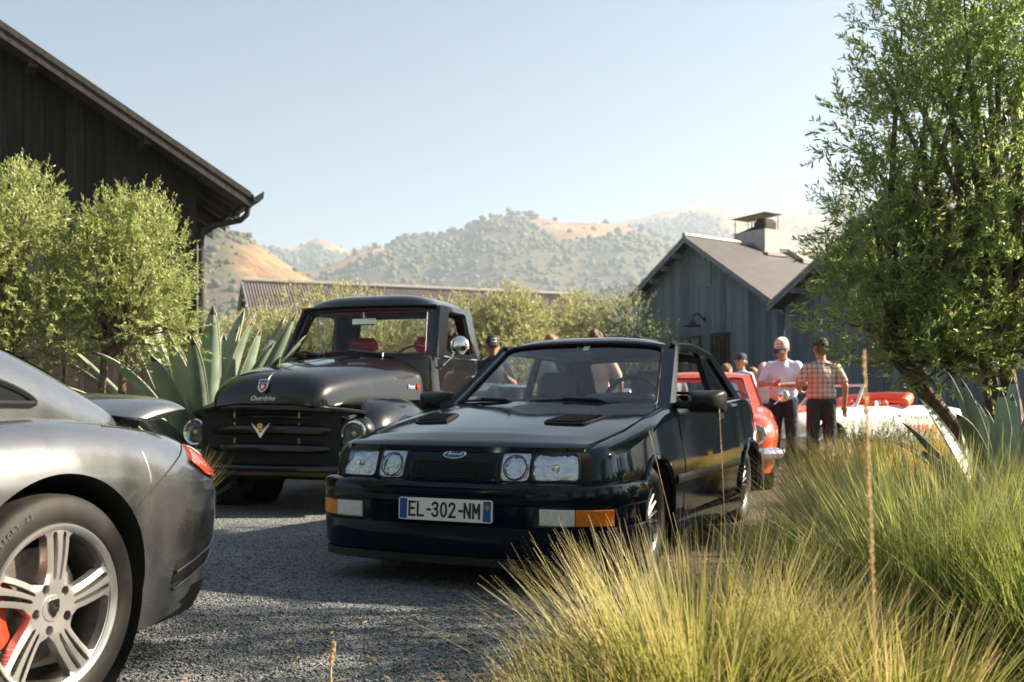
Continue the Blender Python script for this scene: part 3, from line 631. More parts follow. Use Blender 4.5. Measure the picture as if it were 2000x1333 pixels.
def bil(p00, p10, p01, p11, bow=(0, 0, 0), b0=1.0, b1=1.0, bulge=(0, 0, 0), topz=0.0):
    p00, p10, p01, p11, bow, bulge = (np.array(q, float) for q in (p00, p10, p01, p11, bow, bulge))
    def S(s, t, d=0.0):
        def e(s, t): return (p00 * (1 - s) + p10 * s) * (1 - t) + (p01 * (1 - s) + p11 * s) * t + bow * (1 - abs(2 * s - 1) ** 2.4) * (b0 + (b1 - b0) * t) + bulge * 4 * t * (1 - t) * max(0, 4 * s * (1 - s)) ** .5 + np.array([0, 0, topz * t * (1 - abs(2 * s - 1) ** 3)])
        q = e(s, t)
        if d:
            h = .004; n = np.cross(e(min(s + h, 1), t) - e(max(s - h, 0), t), e(s, min(t + h, 1)) - e(s, max(t - h, 0))); q = q + n / (np.linalg.norm(n) + 1e-9) * d
        return Vector(q)
    return S
def ray_poly(c, an, poly):
    dx, dy = math.cos(an), math.sin(an); best = None
    for i in range(len(poly)):
        (x1, y1), (x2, y2) = poly[i - 1], poly[i]; ex, ey = x2 - x1, y2 - y1; den = dx * ey - dy * ex
        if abs(den) < 1e-12: continue
        t = ((x1 - c[0]) * ey - (y1 - c[1]) * ex) / den; u = ((x1 - c[0]) * dy - (y1 - c[1]) * dx) / den
        if t > 0 and -1e-6 <= u <= 1 + 1e-6 and (best is None or t < best): best = t
    return best
def window_frame(g, S, outer, inner, thick=.03, mi=0, rings=4):
    """panel with a hole: both loops in (s,t); thick = depth inwards (negative normal side)"""
    c = np.mean(np.array(inner), 0); ang = sorted(set([round(math.atan2(p[1] - c[1], p[0] - c[0]), 5) for p in list(outer) + list(inner)] + [round(q, 5) for q in np.linspace(-math.pi, math.pi, 73)[:-1]]))
    n = len(ang); ri = []; ro = []
    for an in ang:
        a, b = ray_poly(c, an, inner), ray_poly(c, an, outer); a = a if a else .01; b = b if b else a
        ri.append((c[0] + math.cos(an) * a, c[1] + math.sin(an) * a)); ro.append((c[0] + math.cos(an) * b, c[1] + math.sin(an) * b))
    vs = []; fs = []; K = rings + 1
    for d in (0, -thick):
        for k in range(K):
            t = k / rings
            for i in range(n): vs.append(S(ri[i][0] + (ro[i][0] - ri[i][0]) * t, ri[i][1] + (ro[i][1] - ri[i][1]) * t, d))
    for l in (0, 1):
        for k in range(K - 1):
            b = (l * K + k) * n; fs += [(b + i, b + (i + 1) % n, b + n + (i + 1) % n, b + n + i) for i in range(n)]
    fs += [(i, (i + 1) % n, K * n + (i + 1) % n, K * n + i) for i in range(n)]
    fs += [((K - 1) * n + i, (K - 1) * n + (i + 1) % n, (2 * K - 1) * n + (i + 1) % n, (2 * K - 1) * n + i) for i in range(n)]
    g.add(vs, fs, mi); return ri
def add_glass(name, S, loop, mat, parent, d=-.012, grow=1.01):
    c = np.mean(np.array(loop), 0); lp = [tuple(c + (np.array(p) - c) * grow) for p in loop]
    g = MB(); cap_patch(g, S, lp, d, None, 0, (1, .85, .68, .5, .32, .15)); return g.build(name, mat, parent, sharp=180)
def rim_tube(g, S, loop, r, d=0.0, mi=0):
    pts = [S(p[0], p[1], d) for p in loop]; g.tube(pts + [pts[0], pts[1]], r, 6, mi, caps=False)

def wheel(parent, c, Rr, rim, wid, side, style='spoke', rimmat=None, wm=None, yaw=0.0):
    """tyre mesh with the rim as its child; axis along y, outer face towards side*y"""
    g = MB(); h = wid / 2; s = Rr - rim
    prof = [(-h * .80, rim), (-h * .98, rim + s * .25), (-h, rim + s * .55), (-h * .93, rim + s * .82), (-h * .78, Rr - .004), (-h * .4, Rr), (0, Rr + .001), (h * .4, Rr), (h * .78, Rr - .004), (h * .93, rim + s * .82), (h, rim + s * .55), (h * .98, rim + s * .25), (h * .80, rim), (h * .55, rim - .012), (-h * .55, rim - .012)]
    g.lathe(prof, n=56, close=True); t = g.build('wheel', M['rubber'], parent, sharp=60); t.location = c; t.rotation_euler = (0, 0, yaw)
    g = MB(); o = side * h
    g.lathe([(o * .78, rim + .004), (o * .86, rim - .002), (o * .80, rim - .014), (o * .5, rim - .03), (-o * .7, rim - .045)], n=48)
    if style == 'lattice':
        for k in range(20):
            a = 2 * math.pi * k / 20
            for dd in (-.16, .16): g.tube([(math.cos(a) * .055, o * .62, math.sin(a) * .055), (math.cos(a + dd) * (rim - .02), o * .70, math.sin(a + dd) * (rim - .02))], [.007, .009], 5)
        g.lathe([(o * .3, .0), (o * .3, .075), (o * .62, .07), (o * .68, .05), (o * .69, 0)], n=24)
        g.lathe([(o * .05, 0), (o * .05, rim - .04)], n=32)
    elif style == 'disc':
        g.lathe([(o * .2, rim - .035), (o * .35, rim * .86), (o * .55, rim * .7), (o * .5, rim * .5), (o * .42, .08), (o * .7, .075), (o * .78, .05), (o * .8, 0)], n=36)
    else:
        for k in range(8):
            a = 2 * math.pi * k / 8; g.tube([(math.cos(a) * .05, o * .5, math.sin(a) * .05), (math.cos(a) * (rim - .015), o * .62, math.sin(a) * (rim - .015))], [.03, .024], 6)
        g.lathe([(o * .3, 0), (o * .3, .08), (o * .56, .075), (o * .62, 0)], n=24); g.lathe([(o * .05, 0), (o * .05, rim - .04)], n=32)
    r = g.build('rim', rimmat or M['dark_alloy'], t, sharp=40)
    return t

def greenhouse(parent, paintm, Ab, At, Ct, Cb, bow_f=(.16, .09), bow_r=(.12, .06), crown=.05, split=.55, fw=None, side_open=False, glass=None, lining=None, wind=(.07, .06, .93, .93), bulge=.02, sidewin=None, crown_p=4, trim=None, rearwin=True, roofname='roof', visor=0.0, topz=0.0):
    """windscreen, roof, side window panels and rear window on four corner points of the left side"""
    mir = lambda p: (p[0], -p[1], p[2]); glass = glass or M['glass']; lining = lining or M['interior']; trim = trim or M['black_trim']
    g = MB(); WS = bil(mir(Ab), Ab, mir(At), At, (1, 0, 0), bow_f[0], bow_f[1], topz=topz)
    s0, t0, s1, t1 = wind; inner = roundpoly([(s0, t0), (s1, t0), (s1 - .01, t1), (s0 + .01, t1)], .055, 6)
    lp = window_frame(g, WS, [(0, 0), (1, 0), (1, 1), (0, 1)], inner, .035); wf = g.build('windscreen_frame', paintm, parent)
    add_glass('windscreen', WS, lp, fw or glass, wf); g = MB(); rim_tube(g, WS, lp, .008, .0); g.build('windscreen_seal', trim, wf)
    # roof
    A, B, C, D = (np.array(q, float) for q in (mir(At), At, mir(Ct), Ct))
    def RF(s, t, d=0.0):
        q = (A * (1 - s) + B * s) * (1 - t) + (C * (1 - s) + D * s) * t; e = 1 - abs(2 * s - 1) ** 2.4
        q = q + np.array([1, 0, 0]) * (bow_f[1] * (1 - t) - bow_r[1] * t) * e
        q[2] += topz * (1 - abs(2 * s - 1) ** 3) + crown * (1 - abs(2 * s - 1) ** crown_p) * (1 - abs(2 * t - 1) ** (crown_p + 1)) ** .8 + d
        return Vector(q)
    n = 28; g = MB(); g.grid(RF, n, n); g.build(roofname, paintm, parent, sharp=60)
    g = MB(); g.grid(lambda s, t: RF(.03 + .94 * s, .03 + .94 * t, -.035), 12, 12); g.build('headlining', lining, parent, sharp=180)
    if visor:
        g = MB(); pts = [RF(s, 0) + Vector((visor * .5, 0, .0)) for s in np.linspace(0, 1, 24)]; g.tube(pts, visor, 8, flat=.55); g.build('roof_visor', paintm, parent)
    # sides
    wins = sidewin or [([(.10, .08), (split - .03, .08), (split - .03, .92), (.19, .92)], .04, 0, split), ([(split + .03, .08), (.92, .08), (.80, .92), (split + .03, .92)], .04, split, 1)]
    for sg in (1, -1):
        f = (lambda p: p) if sg == 1 else mir
        SS = bil(f(Ab), f(Cb), f(At), f(Ct), (0, sg, 0), bulge, bulge * .3)
        S2 = SS if sg == -1 else (lambda s, t, d=0.0: SS(s, t, -d))
        for i, (poly, r, a, b) in enumerate(wins):
            g = MB(); inn = roundpoly(poly, r, 5); lp = window_frame(g, S2, [(a, 0), (b, 0), (b, 1), (a, 1)], inn, .03)
            fr = g.build('side_window', paintm, parent); g = MB(); rim_tube(g, S2, lp, .007, .003); g.build('window_seal', trim, fr)
            if not (side_open and i == 0 and sg == 1): add_glass('side_glass', S2, lp, glass, fr)
    RS0 = bil(Cb, mir(Cb), Ct, mir(Ct), (-1, 0, 0), bow_r[0], bow_r[1], topz=topz); g = MB()
    inner = roundpoly([(.09, .12), (.91, .12), (.88, .9), (.12, .9)], .06, 6); lp = window_frame(g, RS0, [(0, 0), (1, 0), (1, 1), (0, 1)], inner, .03)
    fr = g.build('rear_window', paintm, parent); add_glass('rear_glass', RS0, lp, glass, fr)
    return WS, RF

def seat(parent, x, y, z0, h, w, mat, lean=.22, head=None, hz=0, name='seat'):
    g = MB(); Mx = Euler((0, -lean, 0)).to_matrix()
    g.box((x, y, z0 + h / 2), (.13, w, h), M=Mx, bev=.05); g.box((x + .25, y, z0 + .02), (.5, w, .16), bev=.05)
    if head: g.box((x - lean * (h / 2 + hz), y, z0 + h + hz), (.10, head[0], head[1]), M=Mx, bev=.045)
    return g.build(name, mat, parent, sharp=25)
def steering(parent, c, r=.19, tilt=1.0):
    g = MB(); Mx = Euler((0, tilt, 0)).to_matrix(); pts = [Vector(c) + Mx @ Vector((r * math.cos(a), r * math.sin(a), 0)) for a in np.linspace(0, 2 * math.pi, 28)]
    g.tube(pts, .014, 6, caps=False)
    for a in (0, math.pi): g.tube([Vector(c), Vector(c) + Mx @ Vector((r * math.cos(a + 1.57), r * math.sin(a + 1.57), 0))], .013, 6)
    g.tube([Vector(c), Vector(c) + Mx @ Vector((0, 0, -.35))], .03, 8); return g.build('steering_wheel', M['interior'], parent)
def heading(yaw): return math.atan2(-math.cos(R(yaw)), -math.sin(R(yaw)))

# ------------------------------------------------------------------ black hatchback (centre)
car = thing('hatchback', 'black three-door hatchback with twin bonnet vents and the plate EL-302-NM', 'car', (.02, 5.72, 0), heading(24))
half = [(.80, 0), (.798, .25), (.782, .5), (.745, .67), (.66, .775), (.52, .815), (.3, .835), (0, .848), (-.5, .838), (-1.3, .838), (-2.1, .84), (-2.6, .855), (-3.0, .84), (-3.32, .77), (-3.5, .58), (-3.55, .3), (-3.56, 0)]
ztab = interp([(.81, .690), (.6, .715), (.3, .765), (0, .815), (-.3, .862), (-.6, .895), (-1.2, .905), (-1.9, .918), (-2.6, .945), (-3.1, .955), (-3.6, .93)])
def soff(x, nx, z, zt):
    side = np.interp(z, [.15, .28, .50, .58, .62, .9, 1.0], [.055, .012, 0, 0, .008, .058, .08]) ; fr = np.interp(z, [.15, .53, .56, .70], [.02, .0, .0, .045])
    w = nx * nx if nx > 0 else 0; return side * (1 - w) + fr * w + .03 * max(0, (z - zt + .05) / .05) ** 2
S = Tub(half, soff, ztab, lambda x: .205)
ARC = [(0, .335, .295), (-2.608, .335, .295)]
S.build('body', [M['black_paint'], M['gap']], car, ARC, inset=.07, rise=.012)
for sg in (1, -1):
    for (xc, r, zc) in ARC:
        S.arch(car, xc, r + .006, zc, sg, M['black_paint'], .018, .010)
        g = MB(); g.lathe([(sg * .50, .33), (sg * .79, .335)], (xc, 0, zc), n=32); g.build('wheel_housing', M['gap'], car)
        g = MB(); wheel(car, (xc, sg * .705, .293), .295, .205, .205, sg, 'lattice', M['dark_alloy'], yaw=0)
    # door with shut line and handle
    a0, a1 = S.ax(-.60), S.ax(-1.94); pl = roundpoly([(a0, .27), (a1 - .02, .27), (a1, .60), (a1 - .05, .905), (a0 + .02, .885)], .05)
    S2 = (lambda a, z, d: S.P(sg * a, z, d))
    g = MB(); cap_patch(g, S2, [(p[0] + (p[0] - 1.9) * .0, p[1]) for p in pl], .0015, -.004, 0, step=.05); g.build('door_gap', M['gap'], car)
    c = np.mean(np.array(pl), 0); pi = [tuple(c + (np.array(p) - c) * np.array([.992, .986])) for p in pl]
    g = MB(); cap_patch(g, S2, pi, .0045, .001, 0, (1, .9, .8, .65, .5, .35, .2), step=.04); door = g.build('door', M['black_paint'], car)
    g = MB(); g.prism(roundpoly([(-1.70, .815), (-1.86, .815), (-1.86, .855), (-1.70, .855)], .015), lambda x, z, d: S.P(S.ax(x, sg), z, d), .003, .012); g.build('handle', M['black_trim'], door)
    S.sweep('side_moulding', M['black_trim'], car, S.ax(-.42, sg), S.ax(-2.22, sg), [(-.02, .46), (.006, .46), (.010, .475), (.010, .495), (.006, .51), (-.02, .51)], 40)
    S.sweep('side_skirt', M['black_paint'], car, S.ax(-.37, sg), S.ax(-2.24, sg), [(-.06, .15), (.0, .15), (.012, .18), (.008, .25), (-.03, .27)], 40)
    # door mirror
    g = MB(); cm = Vector((-.73, sg * .93, .935)); 
    def mir_(u, v, cm=cm, sg=sg):
        a = u * 2 * math.pi; r = math.sin(min(v * 1.25, 1) * math.pi / 2) ** .55; k = (1 - v)
        cy, cz = math.copysign(abs(math.cos(a)) ** .3, math.cos(a)), math.copysign(abs(math.sin(a)) ** .3, math.sin(a))
        return cm + Vector((.085 * (1 - v * 1.9), .115 * cy * r, .068 * cz * r))
    g.grid(mir_, 28, 10); g.box(cm + Vector((.02, -sg * .12, -.02)), (.07, .12, .05), bev=.015); mr = g.build('door_mirror', M['black_trim'], car, sharp=40)
    g = MB(); g.box(cm + Vector((-.072, 0, 0)), (.012, .20, .115), bev=.004); g.build('mirror_glass', M['chrome'], mr)
# bonnet
def hood(u, v, d=0.0):
    w = 2 * v - 1; xf = .748 - .022 * abs(w) ** 2 - .045 * abs(w) ** 6; xr = -.40 - .14 * w * w; x = xf + (xr - xf) * u
    yb = .655 + .075 * min(1, (.75 - x) / .5) - .02 * max(0, (-.1 - x)); y = yb * w
    z = ztab(x) + .018 + .030 * (1 - w ** 4) * min(1, u * 5 + .25) + .010 * math.exp(-(w / .45) ** 4) * min(1, u * 4) + d
    if u < .04: z -= (1 - u / .04) ** 2 * .012
    return Vector((x, y, z))
g = MB(); nu, nv = 44, 44; g.grid(hood, nu, nv)
def rim_down(g, fn, nu, nv, dz):
    loop = [(i / nu, 0) for i in range(nu)] + [(1, j / nv) for j in range(nv)] + [(1 - i / nu, 1) for i in range(nu)] + [(0, 1 - j / nv) for j in range(nv)]
    n = len(loop); top = [fn(*p) for p in loop]; g.add(top + [p - Vector((0, 0, dz)) for p in top], [(i, (i + 1) % n, n + (i + 1) % n, n + i) for i in range(n)])
rim_down(g, hood, nu, nv, .03); bon = g.build('bonnet', M['black_paint'], car, sharp=40, weld=1e-4)
for sg in (1, -1):
    u0, u1 = .39, .585; vc = .5 + sg * .285; vw = .074
    Sv = lambda u, v, d: hood(u, v, d)
    g = MB(); cap_patch(g, Sv, roundpoly([(u0, vc - vw - sg * .01), (u1, vc - vw + sg * .02), (u1, vc + vw + sg * .02), (u0, vc + vw - sg * .01)], .02), .003, -.01, step=.03); vt = g.build('bonnet_vent', M['gap'], bon)
    for k in range(6):
        a = u0 + .012 + (u1 - u0 - .02) * k / 6; sh = sg * (-.01 + .03 * k / 6)
        pts = [hood(a + .012, vc - vw + .008 + sh + (2 * vw - .016) * q, .012) for q in np.linspace(0, 1, 8)]; g = MB(); g.tube(pts, .012, 6, flat=.55); g.build('louvre', M['black_trim'], vt)
    g = MB(); lp = roundpoly([(u0, vc - vw - sg * .01), (u1, vc - vw + sg * .02), (u1, vc + vw + sg * .02), (u0, vc + vw - sg * .01)], .02); rim_tube(g, Sv, lp, .007, .004); g.build('vent_rim', M['black_trim'], vt)
# front panel: lamps, grille, badge
ay = S.ay
def fpoly(y0, y1, z0, z1, r=.02, sk=0.0, sk2=0.0): return roundpoly([(ay(y0 + sk2), z0), (ay(y1), z0), (ay(y1 + sk), z1), (ay(y0), z1)], r)
for sg in (1, -1):
    q = lambda a, b: (min(sg * a, sg * b), max(sg * a, sg * b))
    y0, y1 = q(.25, .725); S.patch('lamp_surround', M['gap'], car, fpoly(y0, y1, .542, .688, .025), .004, -.004)
    y0, y1 = q(.435, .665); lp = fpoly(y0, y1, .549, .682, .032)
    hl = S.patch('headlight', M['reflector'], car, lp, .007, .002); S.patch('headlight_lens', M['lens'], hl, lp, .020, .006, dome=.012)
    g = MB(); c = S.P(ay(sg * .55), .615, .012); g.lathe([(0, .018), (.012, .014), (.014, 0)], c, 'x', 14); g.build('bulb_shield', M['chrome'], hl)
    g = MB(); rim_tube(g, lambda a, z, d: S.P(a, z, d), lp, .006, .016); g.build('lamp_rim', M['black_trim'], hl)
    y0, y1 = q(.275, .42); lp = fpoly(y0, y1, .549, .680, [.03, .03, .012, .012] if sg > 0 else [.03, .03, .012, .012])
    dl = S.patch('driving_lamp', M['reflector'], car, lp, .007, .002); S.patch('lamp_lens', M['lens'], dl, lp, .019, .006, dome=.008)
    g = MB(); cc = [S.P(ay(sg * .347) + .060 * math.cos(t), .614 + .058 * math.sin(t), .017) for t in np.linspace(0, 2 * math.pi, 24)]; g.tube(cc, .004, 5, caps=False); g.build('lamp_rim', M['dark_alloy'], dl)
S.patch('grille', M['gap'], car, fpoly(-.232, .232, .548, .646, .012), .004, -.004)
gr = [o for o in car.children if o.name.startswith('grille')][0]
for z in np.linspace(.560, .634, 7):
    g = MB(); g.tube([S.P(ay(y), z, .010) for y in np.linspace(-.222, .222, 12)], .0035, 5); g.build('grille_bar', M['black_trim'], gr)
for y in np.linspace(-.2, .2, 11):
    g = MB(); g.tube([S.P(ay(y), z, .008) for z in (.551, .60, .637)], .0028, 5); g.build('grille_bar', M['black_trim'], gr)
el = lambda a, b: [(a * math.cos(t), .670 + b * .85 * math.sin(t)) for t in np.linspace(0, 2 * math.pi, 36, endpoint=False)]
bd = S.patch('oval_badge', M['white'], car, el(.062, .024), .008, .0); S.patch('badge_face', M['badge_blue'], bd, el(.056, .0195), .010, .006)
p = S.P(0, .670, .0115); text_on('lettering', 'Ford', .034, p, (0, 1, 0), (-.30, 0, 1), M['white'], bd, .0006, 0.0, .3, 1.2)
# bumper with lamps and plate
B0 = S.ax(.365); prof = [(-.05, .17), (.035, .17), (.052, .20), (.060, .30), (.062, .325), (.052, .333), (.052, .430), (.060, .438), (.066, .46), (.066, .505), (.058, .530), (.035, .542), (-.03, .543)]
bm = S.sweep('front_bumper', M['black_paint'], car, -B0, B0, prof, 90, sharp=28)
S.sweep('chin_spoiler', M['black_trim'], car, -B0 + .05, B0 - .05, [(-.06, .168), (.045, .168), (.05, .13), (.04, .125), (-.06, .14)], 60)
S.sweep('rear_bumper', M['black_trim'], car, S.ax(-2.97), S.a[-1], [(-.05, .22), (.015, .22), (.03, .3), (.03, .48), (.02, .52), (-.03, .525)], 40)
S.sweep('rear_bumper', M['black_trim'], car, -S.ax(-2.97), -S.a[-1], [(-.05, .22), (.015, .22), (.03, .3), (.03, .48), (.02, .52), (-.03, .525)], 40)
for sg in (1, -1):
    y0, y1 = .49, .645; S.sweep('fog_lamp', M['ribbed'], bm, ay(sg * y0), ay(sg * y1), [(.03, .342), (.060, .342), (.064, .346), (.064, .417), (.060, .421), (.03, .421)], 12)
    S.sweep('indicator', M['orange'], bm, ay(sg * .648), ay(sg * .648) + sg * .155, [(.03, .342), (.060, .342), (.064, .346), (.064, .417), (.060, .421), (.03, .421)], 12)
pl_ = MB(); px = S.P(0, .4, .0).x + .078
pl_.prism(roundpoly([(-.26, .345), (.26, .345), (.26, .455), (-.26, .455)], .012), lambda y, z, d: Vector((d + (z - .40) * -.05, y, z)), px - .012, px); plate = pl_.build('number_plate', M['plate'], car)
def pstrip(name, y0, y1, mt, z0=.350, z1=.450, r=.006): 
    g = MB(); g.prism(roundpoly([(y0, z0), (y1, z0), (y1, z1), (y0, z1)], r), lambda y, z, d: Vector((d + (z - .40) * -.05, y, z)), px - .002, px + .0012); return g.build(name, mt, plate)
pstrip('blue_band', -.254, -.212, M['plate_blue']); pstrip('blue_band', .212, .254, M['plate_blue'])
STROKES = {'E': [[(.5, 0), (0, 0), (0, 1), (.5, 1)], [(0, .52), (.42, .52)]], 'L': [[(0, 1), (0, 0), (.5, 0)]], '-': [[(.1, .47), (.32, .47)]], 'N': [[(0, 0), (0, 1)], [(.03, .96), (.47, .04)], [(.5, 0), (.5, 1)]], 'M': [[(0, 0), (0, 1)], [(.02, .97), (.27, .40)], [(.27, .40), (.52, .97)], [(.54, 1), (.54, 0)]],
    '0': [[(.25 + .25 * math.cos(t), .5 + (.24 + .26) * math.sin(t) * (1 - .0) if abs(math.sin(t)) < 2 else 0) for t in np.linspace(0, 6.2832, 25)]],
    '3': [[(.02, .86), (.12, .98), (.28, 1), (.44, .93), (.48, .77), (.40, .60), (.22, .54), (.42, .47), (.5, .28), (.44, .08), (.26, 0), (.1, .03), (0, .16)]], '2': [[(.0, .80), (.06, .94), (.24, 1), (.42, .94), (.48, .76), (.40, .56), (.0, .0), (.5, .0)]]}
def stroke_letter(ch, y, z, h, w, th, parent, mt, fn, t=.0012):
    g = MB(); sc = h - th
    for line_ in STROKES[ch]:
        P_ = [np.array((y + p[0] * w, z - sc / 2 + p[1] * sc)) for p in line_]; n = len(P_); Lf, Rt = [], []
        for i in range(n):
            d0 = P_[i] - P_[i - 1] if i else P_[1] - P_[0]; d1 = P_[i + 1] - P_[i] if i < n - 1 else d0
            closed = np.linalg.norm(P_[0] - P_[-1]) < 1e-5
            if closed and i == 0: d0 = P_[-1] - P_[-2]
            if closed and i == n - 1: d1 = P_[1] - P_[0]
            d0 = d0 / np.linalg.norm(d0); d1 = d1 / np.linalg.norm(d1); n0 = np.array((-d0[1], d0[0])); n1 = np.array((-d1[1], d1[0])); m_ = n0 + n1; k = th / 2 / max(.35, float(m_ @ n0)) * 1.0
            q = P_[i] + (d1 * 0 - d0 * th / 2 if i == 0 and not closed else d0 * th / 2 if i == n - 1 and not closed else 0); Lf.append(q + m_ * k); Rt.append(q - m_ * k)
        for i in range(n - 1): g.add([fn(*Lf[i], t), fn(*Lf[i + 1], t), fn(*Rt[i + 1], t), fn(*Rt[i], t)], [(0, 1, 2, 3)])
        t += .0002
    return g.build('lettering', mt, parent, sharp=None, fix=False, weld=1e-5)
yy = -.198
for ch in 'EL-302-NM':
    w_ = .026 if ch == '-' else .0385; stroke_letter(ch, yy, .40, .078, .0385 * 1.55 if ch not in '-' else .07, .0118, plate, M['plate_ink'], lambda y, z, t: Vector((px + t + (z - .40) * -.05, y, z)))
    yy += .036 if ch == '-' else .0475
text_on('lettering', '83', .038, (px + .0018, .233, .370), (0, 1, 0), (-.05, 0, 1), M['white'], plate, .0004, .0006); text_on('lettering', 'F', .026, (px + .0018, -.233, .372), (0, 1, 0), (-.05, 0, 1), M['white'], plate, .0004, .0004)
g = MB(); g.prism([(.233 + .012 * math.cos(t), .418 + .014 * math.sin(t)) for t in np.linspace(0, 6.283, 9)[:-1]], lambda y, z, d: Vector((d + (z - .40) * -.05, y, z)), px, px + .002); g.build('regional_emblem', M['orange'], plate)
# glasshouse
Ab, At, Ct, Cb = (-.56, .728, .888), (-1.19, .60, 1.305), (-2.42, .575, 1.278), (-3.02, .67, .94)
sw = [([(.055, .07), (.508, .05), (.505, .92), (.06, .91)], .05, 0, .52), ([(.535, .05), (.88, .07), (.85, .50), (.78, .90), (.535, .92)], .04, .52, 1)]
WS, RF = greenhouse(car, M['black_paint'], Ab, At, Ct, Cb, (.17, .10), (.16, .06), .045, topz=.036, sidewin=sw, side_open=True, fw=M['screen'], wind=(.035, .05, .965, .955), bulge=.02)
for sg in (1, -1):
    g = MB(); g.tube([Vector((-1.17, sg * .604, 1.312)), Vector((-1.7, sg * .61, 1.333)), Vector((-2.4, sg * .582, 1.292))], .011, 6); g.build('roof_gutter', M['black_trim'], car)
g = MB(); g.box(RF(.5, .42) + Vector((0, 0, .004)), (.5, .62, .012), bev=.004); g.build('sunroof', M['black_paint'], car)
g = MB(); g.grid(lambda u, v: Vector((-.405 - .125 * (2 * v - 1) ** 2 - .055 * u, .70 * (2 * v - 1), .893 + .028 * (1 - (2 * v - 1) ** 4) - .02 + .018 * u + .006 * math.sin(v * 2 * math.pi * 58))), 3, 460); g.build('cowl_grille', M['black_trim'], car, sharp=180)
for (y0, y1) in ((.50, -.10), (-.12, -.66)):
    g = MB(); pts = [WS(.5 + (y0 + (y1 - y0) * q) / 1.46, .035 + .055 * math.sin(q * 2.6), .018) for q in np.linspace(0, 1, 9)]; g.tube(pts, .009, 6); g.tube([pts[0] + Vector((.04, 0, -.02)), pts[2] + Vector((.012, 0, .01)), pts[5] + Vector((.008, 0, .008))], .011, 6); g.build('wiper', M['black_trim'], car)
g = MB(); g.box((-.87, 0, .90), (.34, 1.26, .10), bev=.04); g.box((-.84, .36, .955), (.26, .42, .06), bev=.025); g.build('dashboard', M['interior'], car, sharp=30)
steering(car, (-1.06, .36, .93), .185, 1.15)
for y in (.36, -.36): seat(car, -1.50, y, .52, .46, .47, M['dark_cloth'], .22, (.30, .22), .06)
seat(car, -2.35, 0, .52, .40, 1.15, M['dark_cloth'], .3, name='rear_seat')
g = MB(); g.box(WS(.5, .84, -.05), (.03, .25, .065), bev=.012); g.tube([WS(.5, .86, -.045), WS(.5, .93, -.01)], .008, 6); g.build('rear_view_mirror', M['interior'], car)
for (s_, t_, w_, h_) in ((.055, .13, .05, .035), (.075, .30, .055, .04)):
    g = MB(); cap_patch(g, WS, [(s_, t_), (s_ + w_, t_), (s_ + w_, t_ + h_ * 2.4), (s_, t_ + h_ * 2.4)], -.016, None); g.build('windscreen_sticker', M['ribbed'], car, sharp=180)
g = MB(); cap_patch(g, WS, [(.53, .885), (.565, .885), (.565, .95), (.53, .95)], -.016, None); g.build('windscreen_sticker', M['plate'], car, sharp=180)
# tail spoiler
g = MB(); g.grid(lambda u, v: Vector((-2.93 - .34 * math.sin(u * math.pi) * (1 - .35 * (2 * v - 1) ** 2) - .06 * (2 * v - 1) ** 2 * -1, .74 * (2 * v - 1), 0.985 + .03 * math.cos(u * math.pi) + .04 * u - .10 * abs(2 * v - 1) ** 4)), 14, 20); g.build('tail_spoiler', M['black_trim'], car, sharp=60)
# ------------------------------------------------------------------ black pickup truck
tr = thing('pickup_truck', 'lowered black vintage pickup truck with red seats and a V8 emblem on its grille', 'truck', (-1.845, 8.97, 0), heading(18)); tr.scale = (1.025, 1.025, 1.025)
TB = M['truck_black']
half = [(.60, 0), (.60, .3), (.60, .52), (.585, .72), (.53, .86), (.38, .955), (.15, .985), (-.2, .985), (-.5, .96), (-.75, .90), (-.9, .80), (-1.0, .6), (-1.04, .3), (-1.05, 0)]
tzt = interp([(.62, .80), (.5, .86), (.3, .91), (.1, .945), (-.2, .955), (-.5, .91), (-.8, .78), (-1.06, .52)])
def toff(x, nx, z, zt):
    Rr = .26; q = z - (zt - Rr); o = Rr - math.sqrt(max(Rr * Rr - q * q, 0)) if q > 0 else 0.0
    return o + np.interp(z, [.25, .45, .6], [.05, .012, 0])
T = Tub(half, toff, tzt, lambda x: .36)
T.build('front_fender', [TB, M['gap']], tr, [(0, .42, .36)], inset=.02, rise=.003, drop=.0, nz=30)
for sg in (1, -1): T.arch(tr, 0, .425, .36, sg, TB, .016, .008)
for sg in (1, -1):
    g = MB(); g.lathe([(sg * .45, .42), (sg * .93, .42)], (0, 0, .36), n=32); g.build('wheel_housing', M['gap'], tr)
    wheel(tr, (0, sg * .80, .345), .345, .205, .22, sg, 'disc', M['chrome']); wheel(tr, (-2.8, sg * .80, .36), .36, .205, .24, sg, 'disc', M['chrome'])
# bonnet: a bulbous loft
hs = [(.715, .885, .895, .30), (.712, .875, .93, .40), (.70, .87, .985, .455), (.675, .87, 1.04, .49), (.63, .87, 1.095, .515), (.56, .875, 1.14, .535), (.45, .88, 1.175, .555), (.28, .89, 1.21, .58), (.05, .90, 1.245, .61), (-.3, .91, 1.29, .66), (-.62, .92, 1.325, .71), (-.86, .93, 1.345, .755)]
HS = catmull(hs, 5)
def thood(u, v, d=0.0):
    i = u * (len(HS) - 1); k = min(int(i), len(HS) - 2); x, zb, zt, hw = HS[k] + (HS[k + 1] - HS[k]) * (i - k)
    an = math.pi * (1 - v); c, s_ = math.cos(an), math.sin(an)
    return Vector((x, (hw + d) * math.copysign(abs(c) ** .62, c) , zb + (zt - zb + d) * abs(s_) ** .62))
g = MB(); g.grid(thood, 55, 48); bn = g.build('bonnet', TB, tr, sharp=70)
g = MB(); g.tube([thood(u, .5, .0) for u in np.linspace(.12, .99, 30)], .006, 6); g.build('bonnet_seam', TB, bn)
for sg in (1, -1):
    g = MB(); g.tube([thood(.995, .5 + sg * q, .002) for q in np.linspace(.0, .47, 24)], .006, 6); g.build('bonnet_gap', M['gap'], bn)
